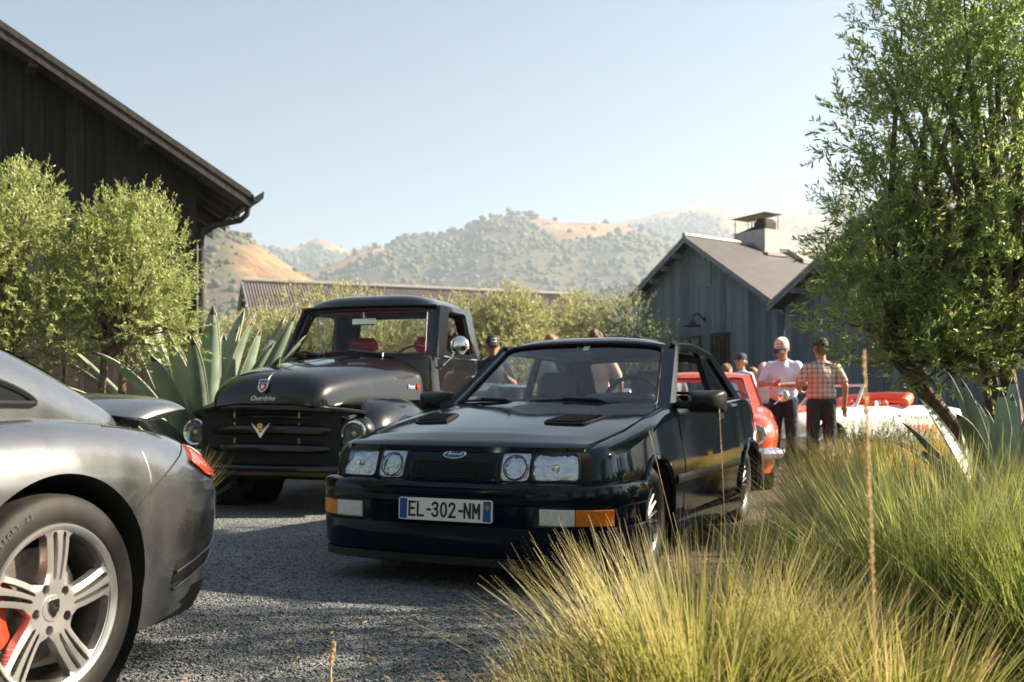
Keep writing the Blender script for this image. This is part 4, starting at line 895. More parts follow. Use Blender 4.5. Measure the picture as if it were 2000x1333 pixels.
# nose lip, grille bars
g = MB(); g.tube([Vector((.70 - .22 * abs(q) ** 3, q * .80, .862 - .05 * abs(q) ** 3)) for q in np.linspace(-1, 1, 31)], .035, 8, flat=.7); g.build('nose_lip', TB, tr)
g = MB(); g.box((.605, 0, .62), (.012, 1.30, .42)); gp = g.build('grille_opening', M['gap'], tr)
def gbar(z, h, hw, x0, bend=.16, nm='grille_bar', mt=None):
    g = MB(); g.tube([Vector((x0 - bend * abs(q) ** 2.4, q * hw, z + .02 * (1 - q * q))) for q in np.linspace(-1, 1, 25)], h, 10, flat=.8); return g.build(nm, mt or TB, tr)
gbar(.665, .058, .64, .665); gbar(.515, .048, .66, .665); gbar(.77, .022, .62, .64)
for y in (-.30, .30):
    for z in (.80, .715, .59):
        g = MB(); g.box((.655, y, z), (.02, .012, .05), bev=.004); g.build('grille_tooth', M['gold'], tr)
for sg in (1, -1):
    c = Vector((.515, sg * .745, .65)); g = MB(); g.lathe([(-.08, .15), (.0, .145), (.05, .128), (.06, .118), (.05, .112)], c, 'x', 36); hd = g.build('headlight', TB, tr)
    g = MB(); g.lathe([(.048, .112), (.062, .116), (.072, .106), (.066, .092), (.056, .09)], c, 'x', 36); g.build('bezel', M['chrome'], hd)
    g = MB(); g.lathe([(.062, .092), (.03, .07), (.012, .04), (.005, 0)], c, 'x', 28); g.build('reflector', M['reflector'], hd)
    g = MB(); g.lathe([(.030, 0), (.055, .022), (.058, .018), (.062, 0)], c, 'x', 16); g.build('bulb', M['gold'], hd)
    g = MB(); g.lathe([(.062, .093), (.075, .07), (.083, .04), (.087, 0)], c, 'x', 28); g.build('lens', M['lens'], hd)
    g = MB(); g.box((.60, sg * .70, .485), (.06, .13, .065), bev=.02); pk = g.build('parking_lamp', M['dark_alloy'], tr, sharp=30)
    g = MB(); g.box((.628, sg * .70, .485), (.012, .105, .045), bev=.004); g.build('lens', M['ribbed'], pk)
g = MB(); g.tube([Vector((.735 - .20 * abs(q) ** 2.6, q * .90, .375)) for q in np.linspace(-1, 1, 31)], .075, 12, flat=.45); g.build('front_bumper', TB, tr)
g = MB(); g.box((.55, 0, .36), (.08, 1.4, .18), bev=.03); g.build('valance', TB, tr)
# emblems
def plane(name, poly, x0, t, mt, parent, tilt=0.0, zc=0.0):
    g = MB(); g.prism(poly, lambda y, z, d: Vector((d - (z - zc) * tilt, y, z)), x0, x0 + t); return g.build(name, mt, parent)
vem = plane('v_emblem', [(0, .615), (.085, .735), (.06, .715), (0, .655), (-.06, .715), (-.085, .735)], .735, .016, M['bright_metal'], tr)
text_on('lettering', '8', .085, (.755, 0, .700), (0, 1, 0), (0, 0, 1), M['gold'], vem, .004, .002, 0, 1.25)
CS = lambda P: [(y * .78, 1.035 + (z - 1.035) * .82) for y, z in P]
crest = plane('crest', CS(roundpoly([(-.058, 1.105), (.058, 1.105), (.058, 1.02), (.03, .985), (0, .972), (-.03, .985), (-.058, 1.02)], .012)), .712, .018, M['chrome'], tr, .42, 1.0)
plane('crest_field', CS(roundpoly([(-.044, 1.065), (.044, 1.065), (.042, 1.02), (.0, .985), (-.042, 1.02)], .008)), .729, .004, M['red_leather'], crest, .42, 1.0)
plane('crest_band', CS(roundpoly([(-.048, 1.095), (.048, 1.095), (.048, 1.073), (-.048, 1.073)], .006)), .729, .004, M['badge_blue'], crest, .42, 1.0)
plane('crest_disc', CS([(.020 * math.cos(t), 1.03 + .022 * math.sin(t)) for t in np.linspace(0, 6.283, 17)[:-1]]), .731, .005, M['white'], crest, .42, 1.0)
text_on('lettering', 'Overdrive', .058, (.716, 0, .935), (0, 1, 0), (-.12, 0, 1), M['chrome'], tr, .003, .0, .45, .95)
# cab
chalf = [(-.80, 0), (-.80, .5), (-.83, .74), (-.95, .845), (-1.3, .86), (-1.8, .86), (-2.1, .85), (-2.22, .78), (-2.26, .5), (-2.26, 0)]
def coff(x, nx, z, zt): return np.interp(z, [.3, .5, 1.0, 1.3, 1.4], [.05, .0, 0, .03, .06])
CT = Tub(chalf, coff, lambda x: 1.335, lambda x: .36); CT.build('cab_body', [TB, M['red_trim']], tr, inset=.03, rise=.008, drop=.06)
Ab, At, Ct, Cb = (-.98, .80, 1.335), (-1.24, .725, 1.845), (-2.12, .71, 1.86), (-2.23, .79, 1.335)
sw = [([(.16, .09), (.80, .09), (.77, .90), (.245, .90)], .07, 0, 1)]
TW, TR = greenhouse(tr, TB, Ab, At, Ct, Cb, (.20, .15), (.07, .05), .125, sidewin=sw, side_open=True, lining=M['red_trim'], wind=(.05, .05, .95, .93), bulge=.025, crown_p=5, trim=M['dark_alloy'], visor=.03, fw=M['glass'])
pl = roundpoly([(CT.ax(-1.0), .46), (CT.ax(-2.02), .46), (CT.ax(-2.02), 1.325), (CT.ax(-1.0), 1.325)], .05)
for sg in (1, -1):
    S2 = (lambda a, z, d: CT.P(sg * a, z, d)); g = MB(); cap_patch(g, S2, pl, .001, -.004, step=.06); g.build('door_gap', M['gap'], tr)
    c = np.mean(np.array(pl), 0); pi = [tuple(c + (np.array(p) - c) * np.array([.988, .988])) for p in pl]; g = MB(); cap_patch(g, S2, pi, .005, .001, 0, (1, .9, .75, .6, .4, .2), step=.05); dr = g.build('door', TB, tr)
    g = MB(); g.tube([CT.P(sg * CT.ax(-1.80), 1.16, .03), CT.P(sg * CT.ax(-1.97), 1.16, .03)], .013, 8); g.build('handle', M['chrome'], dr)
    g = MB(); g.tube([CT.P(sg * CT.ax(-1.12), 1.338, .016), CT.P(sg * CT.ax(-2.05), 1.338, .016)], .014, 8); g.build('window_sill', M['chrome'], dr)
    a = CT.P(sg * CT.ax(-1.02), 1.22, .0); b = Vector((-1.06, sg * 1.00, 1.44)); g = MB(); g.tube([a, a + Vector((.02, sg * .05, .03)), (a + b) / 2 + Vector((0, sg * .04, 0)), b], .010, 8)
    g.lathe([(-.035, .0), (-.035, .085), (-.02, .093), (.0, .088), (.025, .065), (.04, .035), (.045, 0)], b + Vector((.0, sg * .02, .0)), 'x', 28); g.build('door_mirror', M['chrome'], tr)
for y in (.38, -.38):
    seat(tr, -1.78, y, .80, .62, .50, M['red_leather'], .12, None); g = MB(); g.box((-1.86, y, 1.50), (.13, .34, .17), M=Euler((0, -.12, 0)).to_matrix(), bev=.055); g.build('headrest', M['red_leather'], tr, sharp=25)
steering(tr, (-1.35, .40, 1.28), .21, 1.1)
g = MB(); g.box((-1.12, 0, 1.28), (.24, 1.5, .13), bev=.05); g.build('dashboard', M['red_trim'], tr, sharp=30)
g = MB(); g.box(TW(.5, .80, -.09), (.025, .26, .075), bev=.012); g.tube([TW(.5, .83, -.08), TW(.5, .95, -.04)], .008, 6); g.build('rear_view_mirror', M['chrome'], tr)
for (s0, s1) in ((.30, .05), (.72, .34)):
    g = MB(); pts = [TW(s0 + (s1 - s0) * q, .03 + .05 * math.sin(q * 2.7), .02) for q in np.linspace(0, 1, 8)]; g.tube(pts, .010, 6); g.tube([pts[0] + Vector((.03, 0, -.03)), pts[0], pts[4] + Vector((.01, 0, .012))], .013, 6); g.build('wiper', M['dark_alloy'], tr)
# emblem and lettering on the bonnet flank
side = thood(.88, .985, .0); em = MB(); em.lathe([(-.006, .0), (-.006, .03), (.004, .027), (.008, 0)], thood(.955, .958, .006), 'y', 20); eo = em.build('side_emblem', M['red_lens'], tr)
text_on('lettering', 'Ford', .055, thood(.915, .955, .006), (-.95, .16, .02), (0, -.25, 1), M['chrome'], eo, .003, .002, .3)
# load bed
for sg in (1, -1):
    g = MB(); g.box((-3.2, sg * .72, .86), (1.72, .05, .42), bev=.01); g.tube([(-2.34, sg * .74, 1.08), (-4.06, sg * .74, 1.08)], .03, 8); g.build('bed_side', TB, tr, sharp=30)
    bh = [(-2.38, 0), (-2.4, .04)]
    g = MB()
    def rfend(u, v, sg=sg):
        a = math.pi * u; x = -2.8 + .62 * math.cos(a) * (1.0 if math.cos(a) > 0 else 1.05); z = .36 + (.52) * math.sin(a) ** .7
        k = math.sin(v * math.pi / 2); return Vector((x, sg * (.72 + .27 * k), z - .16 * (1 - math.cos(v * math.pi / 2))))
    g.grid(rfend, 28, 10); g.build('rear_fender', TB, tr, sharp=180)
    g = MB(); g.box((-1.7, sg * .84, .36), (1.5, .22, .05), bev=.015); g.build('running_board', TB, tr)
g = MB(); g.box((-4.05, 0, .86), (.05, 1.44, .42), bev=.01); g.build('tailgate', TB, tr)
g = MB(); g.box((-3.2, 0, .66), (1.72, 1.44, .04)); g.build('bed_floor', M['interior'], tr)
g = MB(); g.box((-1.8, 0, .40), (4.3, .8, .12)); g.build('chassis', M['gap'], tr)

# ------------------------------------------------------------------ grey rear-engined coupe (left foreground)
po = thing('sports_coupe', 'metallic grey sports coupe with a rear wing and twin-spoke alloy wheels', 'car', (-2.18, 3.20, 0), heading(19))
GP = M['grey_paint']
half = [(3.33, 0), (3.30, .3), (3.18, .6), (2.98, .79), (2.68, .88), (2.35, .905), (1.85, .872), (1.3, .862), (.85, .880), (.45, .912), (.1, .928), (-.2, .924), (-.48, .905), (-.74, .862), (-.93, .785), (-1.04, .66), (-1.085, .44), (-1.1, .2), (-1.105, 0)]
pzt = interp([(3.34, .58), (3.1, .68), (2.7, .78), (2.35, .83), (1.8, .83), (1.3, .835), (.8, .85), (.4, .875), (.0, .885), (-.3, .870), (-.6, .838), (-.82, .800), (-.98, .760), (-1.11, .73)])
def poff(x, nx, z, zt):
    Rr = .20 if x < .6 else .13; q = z - (zt - Rr); o = Rr * .9 - .9 * math.sqrt(max(Rr * Rr - q * q, 0)) if q > 0 else 0.0
    rear = max(0, -nx) ** 1.5
    o += np.interp(z, [.16, .24, .36, .52, .60], [.075, .045, .020, .003, 0]) * (1 - rear) + np.interp(z, [.16, .24, .36, .46, .53, .60, .66, .72], [.16, .10, .045, .012, .0, .004, .018, .035]) * rear
    return o
PT = Tub(half, poff, pzt, lambda x: .17 if x > -.5 else .17 + .05 * min(1, (-.5 - x) / .4), n=18)
PT.build('body', [GP, M['gap']], po, [(0, .392, .335), (2.35, .365, .325)], nz=44, inset=.02, rise=.004, drop=.0, step=.022)
for sg in (1, -1):
    g = MB(); g.lathe([(sg * .45, .385), (sg * .885, .390)], (0, 0, .335), n=48); g.build('wheel_housing', M['gap'], po)
    g = MB(); g.lathe([(sg * .45, .36), (sg * .87, .362)], (2.35, 0, .325), n=40); g.build('wheel_housing', M['gap'], po)
# fastback shell
fs = [(1.78, .70, .835, .90), (1.5, .715, .835, 1.04), (1.2, .72, .84, 1.18), (.9, .72, .85, 1.275), (.55, .71, .865, 1.305), (.25, .69, .875, 1.275), (.0, .665, .88, 1.215), (-.2, .64, .875, 1.145), (-.4, .61, .855, 1.06), (-.58, .585, .83, .965), (-.74, .56, .80, .875), (-.86, .52, .77, .80), (-.93, .46, .745, .755)]
FS = catmull(fs, 6)
def shell(u, v, d=0.0):
    i = u * (len(FS) - 1); k = min(int(i), len(FS) - 2); x, b, zb, zt = FS[k] + (FS[k + 1] - FS[k]) * (i - k); an = math.pi * (1 - v); c, s_ = math.cos(an), math.sin(an)
    return Vector((x, (b + .05 + d) * math.copysign(abs(c) ** .58, c), zb - .03 + (zt - zb + .03 + d) * abs(s_) ** .80))
g = MB(); g.grid(shell, 78, 56); sh = g.build('fastback_shell', GP, po, sharp=80)
def shx(x): return float(np.interp(-x, -FS[:, 0], np.arange(len(FS)))) / (len(FS) - 1)
for sg in (1, -1):
    vv = (lambda v: v) if sg == 1 else (lambda v: 1 - v)
    pl = roundpoly([(shx(1.25), vv(.955)), (shx(.05), vv(.955)), (shx(-.14), vv(.945)), (shx(-.06), vv(.915)), (shx(.25), vv(.87)), (shx(.75), vv(.86))], .03, 6)
    g = MB(); cap_patch(g, shell, pl, .005, -.01, step=.03); qg = g.build('side_glass', M['win_dark'], po, sharp=60)
    g = MB(); rim_tube(g, shell, densify(pl, .02), .011, .006); g.build('window_trim', M['black_trim'], qg)
g = MB(); pl = roundpoly([(shx(1.70), .14), (shx(1.70), .86), (shx(1.02), .78), (shx(1.02), .22)], .03); cap_patch(g, shell, pl, .004, None, step=.03); g.build('windscreen', M['win_dark'], po, sharp=60)
g = MB(); pl = roundpoly([(shx(.1), .25), (shx(.1), .75), (shx(-.45), .72), (shx(-.45), .28)], .03); cap_patch(g, shell, pl, .004, None, step=.03); g.build('rear_window', M['win_dark'], po, sharp=60)
# shut lines
def line(nm, pts, r=.0028, par=None, mt=None): g = MB(); g.tube(pts, r, 6); return g.build(nm, mt or M['gap'], par or po)
for sg in (1, -1):
    A = lambda x: PT.ax(x, sg)
    cv = catmull([(-.33, .605), (-.42, .660), (-.54, .715), (-.64, .752), (-.72, .778)], 6); line('bumper_gap', [PT.P(A(x), z, .0005) for x, z in cv])
    line('bonnet_gap', [PT.P(A(x), PT.zt(x) - .012, .001) for x in np.linspace(-.30, -.88, 14)])
    # tail lamp: clear top, amber, red
    def lamp(nm, pts, mt, d=.012): return PT.patch(nm, mt, po, [(sg * p[0], p[1]) for p in roundpoly([(abs(A(x)), z) for x, z in pts], .012)], d, -.004, step=.02, dome=.006)
    lamp('tail_lamp', [(-.68, .725), (-.77, .782), (-.985, .742), (-1.04, .675), (-1.01, .645), (-.90, .648), (-.78, .672)], M['tail_orange'])
    lamp('indicator', [(-.90, .70), (-1.01, .69), (-1.01, .660), (-.90, .664), (-.84, .675)], M['red_lens'], .0165)
    lamp('reversing_lamp', [(-.76, .772), (-.785, .777), (-.985, .740), (-1.01, .705), (-.88, .724)], M['ribbed'], .0165)
    # air outlet behind the rear wheel
    vo = lambda pts, mt, d, nm: PT.patch(nm, mt, po, [(sg * p[0], p[1]) for p in roundpoly([(abs(A(x)), z) for x, z in pts], .015)], d, -.004, step=.02)
    vo([(-.56, .30), (-.58, .385), (-.97, .455), (-1.0, .435), (-.94, .345)], M['gap'], .002, 'air_outlet')
    for (z0, z1) in ((.345, .425), (.285, .372)):
        g = MB(); g.tube([PT.P(A(x), z0 + (z1 - z0) * q, .004) for q, x in ((0, -.575), (.3, -.69), (.6, -.82), (.9, -.94), (1, -.965))], [.009, .009, .009, .008, .005], 8, flat=.6); g.build('outlet_blade', M['dark_alloy'], po)
    PT.sweep('lower_valance', M['black_trim'], po, A(-.42), A(-1.09), [(-.10, .165), (-.085, .165), (-.055, .225), (-.045, .27), (-.08, .27)], 30)
    vo([(.72, .70), (.60, .73), (.66, .56), (.74, .52)], M['gap'], .002, 'side_intake')
    PT.sweep('side_skirt', M['black_trim'], po, A(.44), A(1.95), [(-.1, .15), (-.055, .15), (-.035, .2), (-.06, .24)], 20)
# wing
def wing(u, v, d=0.0):
    y = (2 * v - 1); e = 1 - abs(y) ** 5; th = .030 + .03 * math.sin(math.pi * min(1, abs(y))) ** 2; a = 2 * math.pi * u; cx = .5 + .5 * math.cos(a)     # cx 1=front
    chord = .40 * (.55 + .45 * max(e, 0) ** .6); xr = -.985 + .13 * abs(y) ** 4; x = xr + chord * cx
    zt = .905 + .032 * (1 - cx) ** 2 - .028 * abs(y) ** 3 + .045 * cx * (1 - cx); t_ = (.058 * (1 - cx) ** .5 * (cx + .22) ** .4 + .008) * (.75 + .25 * max(e, 0) ** .5)
    return Vector((x, y * .70, zt + t_ * math.sin(a) * max(1 - abs(y) ** 16, .02) ** .5))
g = MB(); g.grid(wing, 36, 60, v0=.0, v1=1.0)
for v_ in (0., 1.): g.add([wing(q / 36, v_) for q in range(36)], [tuple(range(36))])
g.build('rear_wing', GP, po, sharp=70, weld=1e-5)
g = MB(); g.box((-.76, 0, .865), (.24, 1.0, .12), bev=.04); g.build('wing_support', M['black_trim'], po, sharp=30)
# rear wheel with twin-spoke rim
def sport_wheel(c, side, Rr=.333, rim=.2455, wid=.29):
    g = MB(); h = wid / 2; s = Rr - rim
    prof = [(-h * .8, rim), (-h, rim + s * .5), (-h * .9, Rr - .008), (-h * .78, Rr), (0, Rr + .001), (h * .78, Rr), (h * .86, Rr - .004), (h * .93, Rr - .012), (h * .985, rim + s * .6), (h, rim + s * .4), (h * .985, rim + s * .16), (h * .955, rim + s * .06), (h * .90, rim), (h * .5, rim - .015), (-h * .5, rim - .015)]
    g.lathe([(a * side, b) for a, b in prof], n=96, close=True); t = g.build('wheel', M['rubber'], po, sharp=50); t.location = c
    o = side * h; g = MB(); g.lathe([(o * .93, rim + .002), (o * .985, rim - .001), (o * .985, rim - .006), (o * .94, rim - .012), (o * .90, rim - .018)], n=96)
    rm = g.build('rim', M['alloy'], t, sharp=50)
    g = MB(); g.lathe([(o * .90, rim - .018), (o * .4, rim - .024), (-o * .2, rim - .038), (-o * .8, rim - .03)], n=64); g.build('rim_barrel', M['steel'], t, sharp=60)
    # spoke plate from a polar mask
    NT, NR = 720, 60; rr = np.linspace(.0, rim - .010, NR + 1); th = np.linspace(0, 2 * math.pi, NT, endpoint=False)
    rc = (rr[:-1] + rr[1:]) / 2; TH, RC = np.meshgrid(th + math.pi / NT, rc, indexing='ij')
    mask = np.zeros_like(RC, bool); hub = RC < .078; rimring = RC > rim - .020
    for k in range(5):
        a0 = side * (2 * math.pi * k / 5 + R(102)) + (0 if side > 0 else math.pi); tw = a0 - side * .75 * (RC - .06)
        d = RC * np.sin(TH - tw); f = RC * np.cos(TH - tw); w = .0315 + .0135 * np.clip((RC - .06) / .17, 0, 1) + .022 * np.clip((.105 - RC) / .04, 0, 1) + .030 * np.clip((RC - .205) / .03, 0, 1) ** 2
        sp = (np.abs(d) < w) & (f > 0); sw_ = .0052 + .0024 * np.clip((RC - .09) / .08, 0, 1) 
        slot = (np.abs(np.abs(d) - (.0105 + .0075 * np.clip((RC - .08) / .13, 0, 1))) < sw_ * np.clip((f - .080) / .012, 0, 1) ** .5 * np.clip((.226 - f) / .012, 0, 1) ** .5) & (f > .080) & (f < .226)
        mask |= sp & ~slot
    mask |= hub | rimring
    for k in range(5):
        a = side * (2 * math.pi * k / 5 + R(102) + math.pi / 5) + (0 if side > 0 else math.pi); mask &= ~(((RC * np.cos(TH) - .064 * math.cos(a)) ** 2 + (RC * np.sin(TH) - .064 * math.sin(a)) ** 2) < .0145 ** 2)
    dep = lambda r: o * (.90 - .10 * np.clip(1 - r / .22, 0, 1) ** 1.2)
    V = []; NV = NT * (NR + 1); a_ = np.repeat(th, NR + 1); r_ = np.tile(rr, NT)
    qd = np.full(len(r_), 1.0)
    for k in range(5):
        t0 = side * (2 * math.pi * k / 5 + R(102)) + (0 if side > 0 else math.pi) - side * .75 * (r_ - .06); dd_ = np.abs(r_ * np.sin(a_ - t0)); qd = np.where((np.cos(a_ - t0) > 0), np.minimum(qd, dd_ / (.034 + .012 * np.clip((r_ - .06) / .17, 0, 1))), qd)
    cv_ = .009 * np.clip(qd, 0, 1) ** 2 * np.clip((r_ - .075) / .03, 0, 1) * np.clip((rim - .012 - r_) / .02, 0, 1)
    fr = np.stack([r_ * np.cos(a_), dep(r_) - side * cv_, r_ * np.sin(a_)], -1); bk = fr.copy(); bk[:, 1] -= side * .030; V = np.vstack([fr, bk]); F_ = []
    I, J = np.nonzero(mask); ix = lambda i, j: (i % NT) * (NR + 1) + j
    F_.append(np.stack([ix(I, J), ix(I, J + 1), ix(I + 1, J + 1), ix(I + 1, J)], 1)); 
    mp = np.zeros((NT, NR + 2), bool); mp[:, 1:-1] = mask
    for (di, e0, e1) in ((1, lambda i, j: ix(i + 1, j), lambda i, j: ix(i + 1, j + 1)), (-1, lambda i, j: ix(i, j + 1), lambda i, j: ix(i, j))):
        nb_ = np.roll(mask, -di, 0); I2, J2 = np.nonzero(mask & ~nb_); p, q = e0(I2, J2), e1(I2, J2); F_.append(np.stack([p, q, q + NV, p + NV], 1))
    for dj in (1, -1):
        nb_ = mp[:, 2:] if dj == 1 else mp[:, :-2]; I2, J2 = np.nonzero(mask & ~nb_); jj = J2 + 1 if dj == 1 else J2; p, q = ix(I2, jj), ix(I2 + 1, jj); F_.append(np.stack([p, q, q + NV, p + NV], 1))
    Fq = np.vstack(F_); used = np.unique(Fq); remap = np.full(2 * NV, -1); remap[used] = np.arange(len(used))
    sp_ = fastmesh('spokes', V[used], remap[Fq], M['alloy'], t)
    bm = bmesh.new(); bm.from_mesh(sp_.data); bmesh.ops.remove_doubles(bm, verts=bm.verts, dist=1e-6); bmesh.ops.dissolve_degenerate(bm, edges=bm.edges, dist=1e-6); bmesh.ops.recalc_face_normals(bm, faces=bm.faces); bm.to_mesh(sp_.data); bm.free(); sp_.data.shade_smooth(); sp_.data.set_sharp_from_angle(angle=R(40))
    g = MB(); yc = dep(0); g.lathe([(yc - side * .0, .040), (yc + side * .006, .038), (yc + side * .008, .0)], n=40); cap = g.build('hub_cap', M['alloy'], t, sharp=40)
    X3 = lambda a, b, d: Vector((-side * a, yc + side * (.0085 + d), b))
    g = MB(); g.prism(roundpoly([(-.021, .026), (.021, .026), (.021, -.004), (0, -.029), (-.021, -.004)], .006), X3, 0, .0012); g.build('crest', M['chrome'], t)
    for (x0, x1, z0, z1) in ((-.019, -.014, .004, .023), (-.010, -.005, .004, .023), (.005, .010, -.018, -.001), (.013, .017, -.012, -.001), (-.004, .004, -.006, .008)):
        g = MB(); g.prism([(x0, z0), (x1, z0), (x1, z1), (x0, z1)], X3, .0012, .002); g.build('crest_mark', M['plate_ink'], t)
    # brake disc and caliper
    g = MB(); g.lathe([(o * .18, .07), (o * .18, .172), (o * .30, .172), (o * .30, .07), (o * .45, .065), (o * .45, 0)], n=60); dsc = g.build('brake_disc', M['steel'], t, sharp=40)
    g = MB(); g.lathe([(-o * .5, 0), (-o * .5, .20), (-o * .45, .20), (-o * .45, 0)], n=40); g.build('brake_shield', M['gap'], t)
    g = MB(); k = 14; vs = []
    for i in range(k + 1):
        a = R(-30 + 66 * i / k)
        for (r, y) in ((.125, o * .12), (.125, o * .50), (.165, o * .58), (.196, o * .55), (.205, o * .12)): vs.append((side * math.cos(a) * r * -1 * -1, y, math.sin(a) * r))
    n5 = 5; g.add(vs, [(i * n5 + j, (i + 1) * n5 + j, (i + 1) * n5 + (j + 1) % n5, i * n5 + (j + 1) % n5) for i in range(k) for j in range(n5)] + [tuple(range(n5)), tuple(k * n5 + j for j in range(n5))])
    cal = g.build('brake_caliper', M['caliper'], t, sharp=35); return t, cal, o
tw, cal, oo = sport_wheel((0, .765, .333), 1)
cal.scale = (-1, 1, 1) if False else (1, 1, 1)
# raised lettering on the tyre wall
def arc_text(parent, body, r, a_mid, size, y, mt, side=1, spacing=.92):
    n = len(body)
    for i, ch in enumerate(body):
        if ch == ' ': continue
        a = a_mid - (i - (n - 1) / 2) * size * spacing / r; u = Vector((-math.cos(a), 0, math.sin(a)))      # image-left = +x is forward
        u = Vector((-math.cos(a) * 1, 0, math.sin(a))); rt = Vector((-math.sin(a), 0, -math.cos(a)))
        text_on('lettering', ch, size, Vector((0, y, 0)) + u * r, rt, u, mt, parent, .0008, .0004)
arc_text(tw, 'PILOT SPORT 4S', .296, R(133), .021, .1445, M['letter_rubber'], spacing=.86)
text_on('lettering', 'PORSCHE', .020, (.186 - .02, oo * .60, .0), (0, 0, 1), (1, 0, 0), M['white'], tw, .0006, 0)
for loc_, rz_, s_ in (((0, -.765, .333), math.pi, 1), ((2.35, .785, .326), 0, .979), ((2.35, -.785, .326), math.pi, .979)):
    w_ = copy_tree(tw, po); w_.location = loc_; w_.rotation_euler = (0, 0, rz_); w_.scale = (s_, .82 if s_ < 1 else 1, s_)
# ------------------------------------------------------------------ planting
M['olive_leaf'] = leafmat('olive_leaf', (.16, .22, .07), (.35, .385, .165), (.58, .59, .38), .44, .42)
M['olive_dark'] = leafmat('big_olive_leaf', (.125, .205, .065), (.34, .40, .16), (.62, .63, .42), .55, .34)
M['olive_far'] = leafmat('silver_olive_leaf', (.19, .21, .095), (.36, .36, .19), (.52, .50, .31), .36, .5)
M['shrub_dark'] = leafmat('dark_shrub_leaf', (.022, .045, .018), (.055, .085, .03), None, .2, .5)
M['rosemary'] = leafmat('rosemary_leaf', (.030, .070, .022), (.085, .135, .045), None, .25, .5)
M['bark'] = mat('olive_bark', (.16, .12, .09), .9, var=(18, .5, (.07, .052, .04)), bump=(40, .7, .01))
M['grass'] = leafmat('deer_grass', (.105, .165, .03), (.31, .305, .105), (.46, .385, .205), .40, .5, tipcol=(.50, .37, .25))
M['grass_green'] = leafmat('green_deer_grass', (.055, .115, .025), (.20, .26, .075), (.48, .42, .20), .40, .5, tipcol=(.45, .40, .2))
M['grass_straw'] = leafmat('straw_grass', (.20, .20, .05), (.46, .37, .13), (.60, .48, .22), .40, .5, tipcol=(.62, .48, .26))
M['straw'] = leafmat('seed_stalk', (.58, .46, .27), (.72, .58, .38), None, .3, .6)
M['agave'] = mat('agave_leaf', (.155, .225, .165), .45, var=(5, .3, (.24, .31, .25)), bump=(18, .15, .01))
M['agave_tip'] = mat('agave_spine', (.05, .035, .025), .5)
M['agave_dry'] = mat('agave_leaf_edge', (.34, .35, .25), .6)

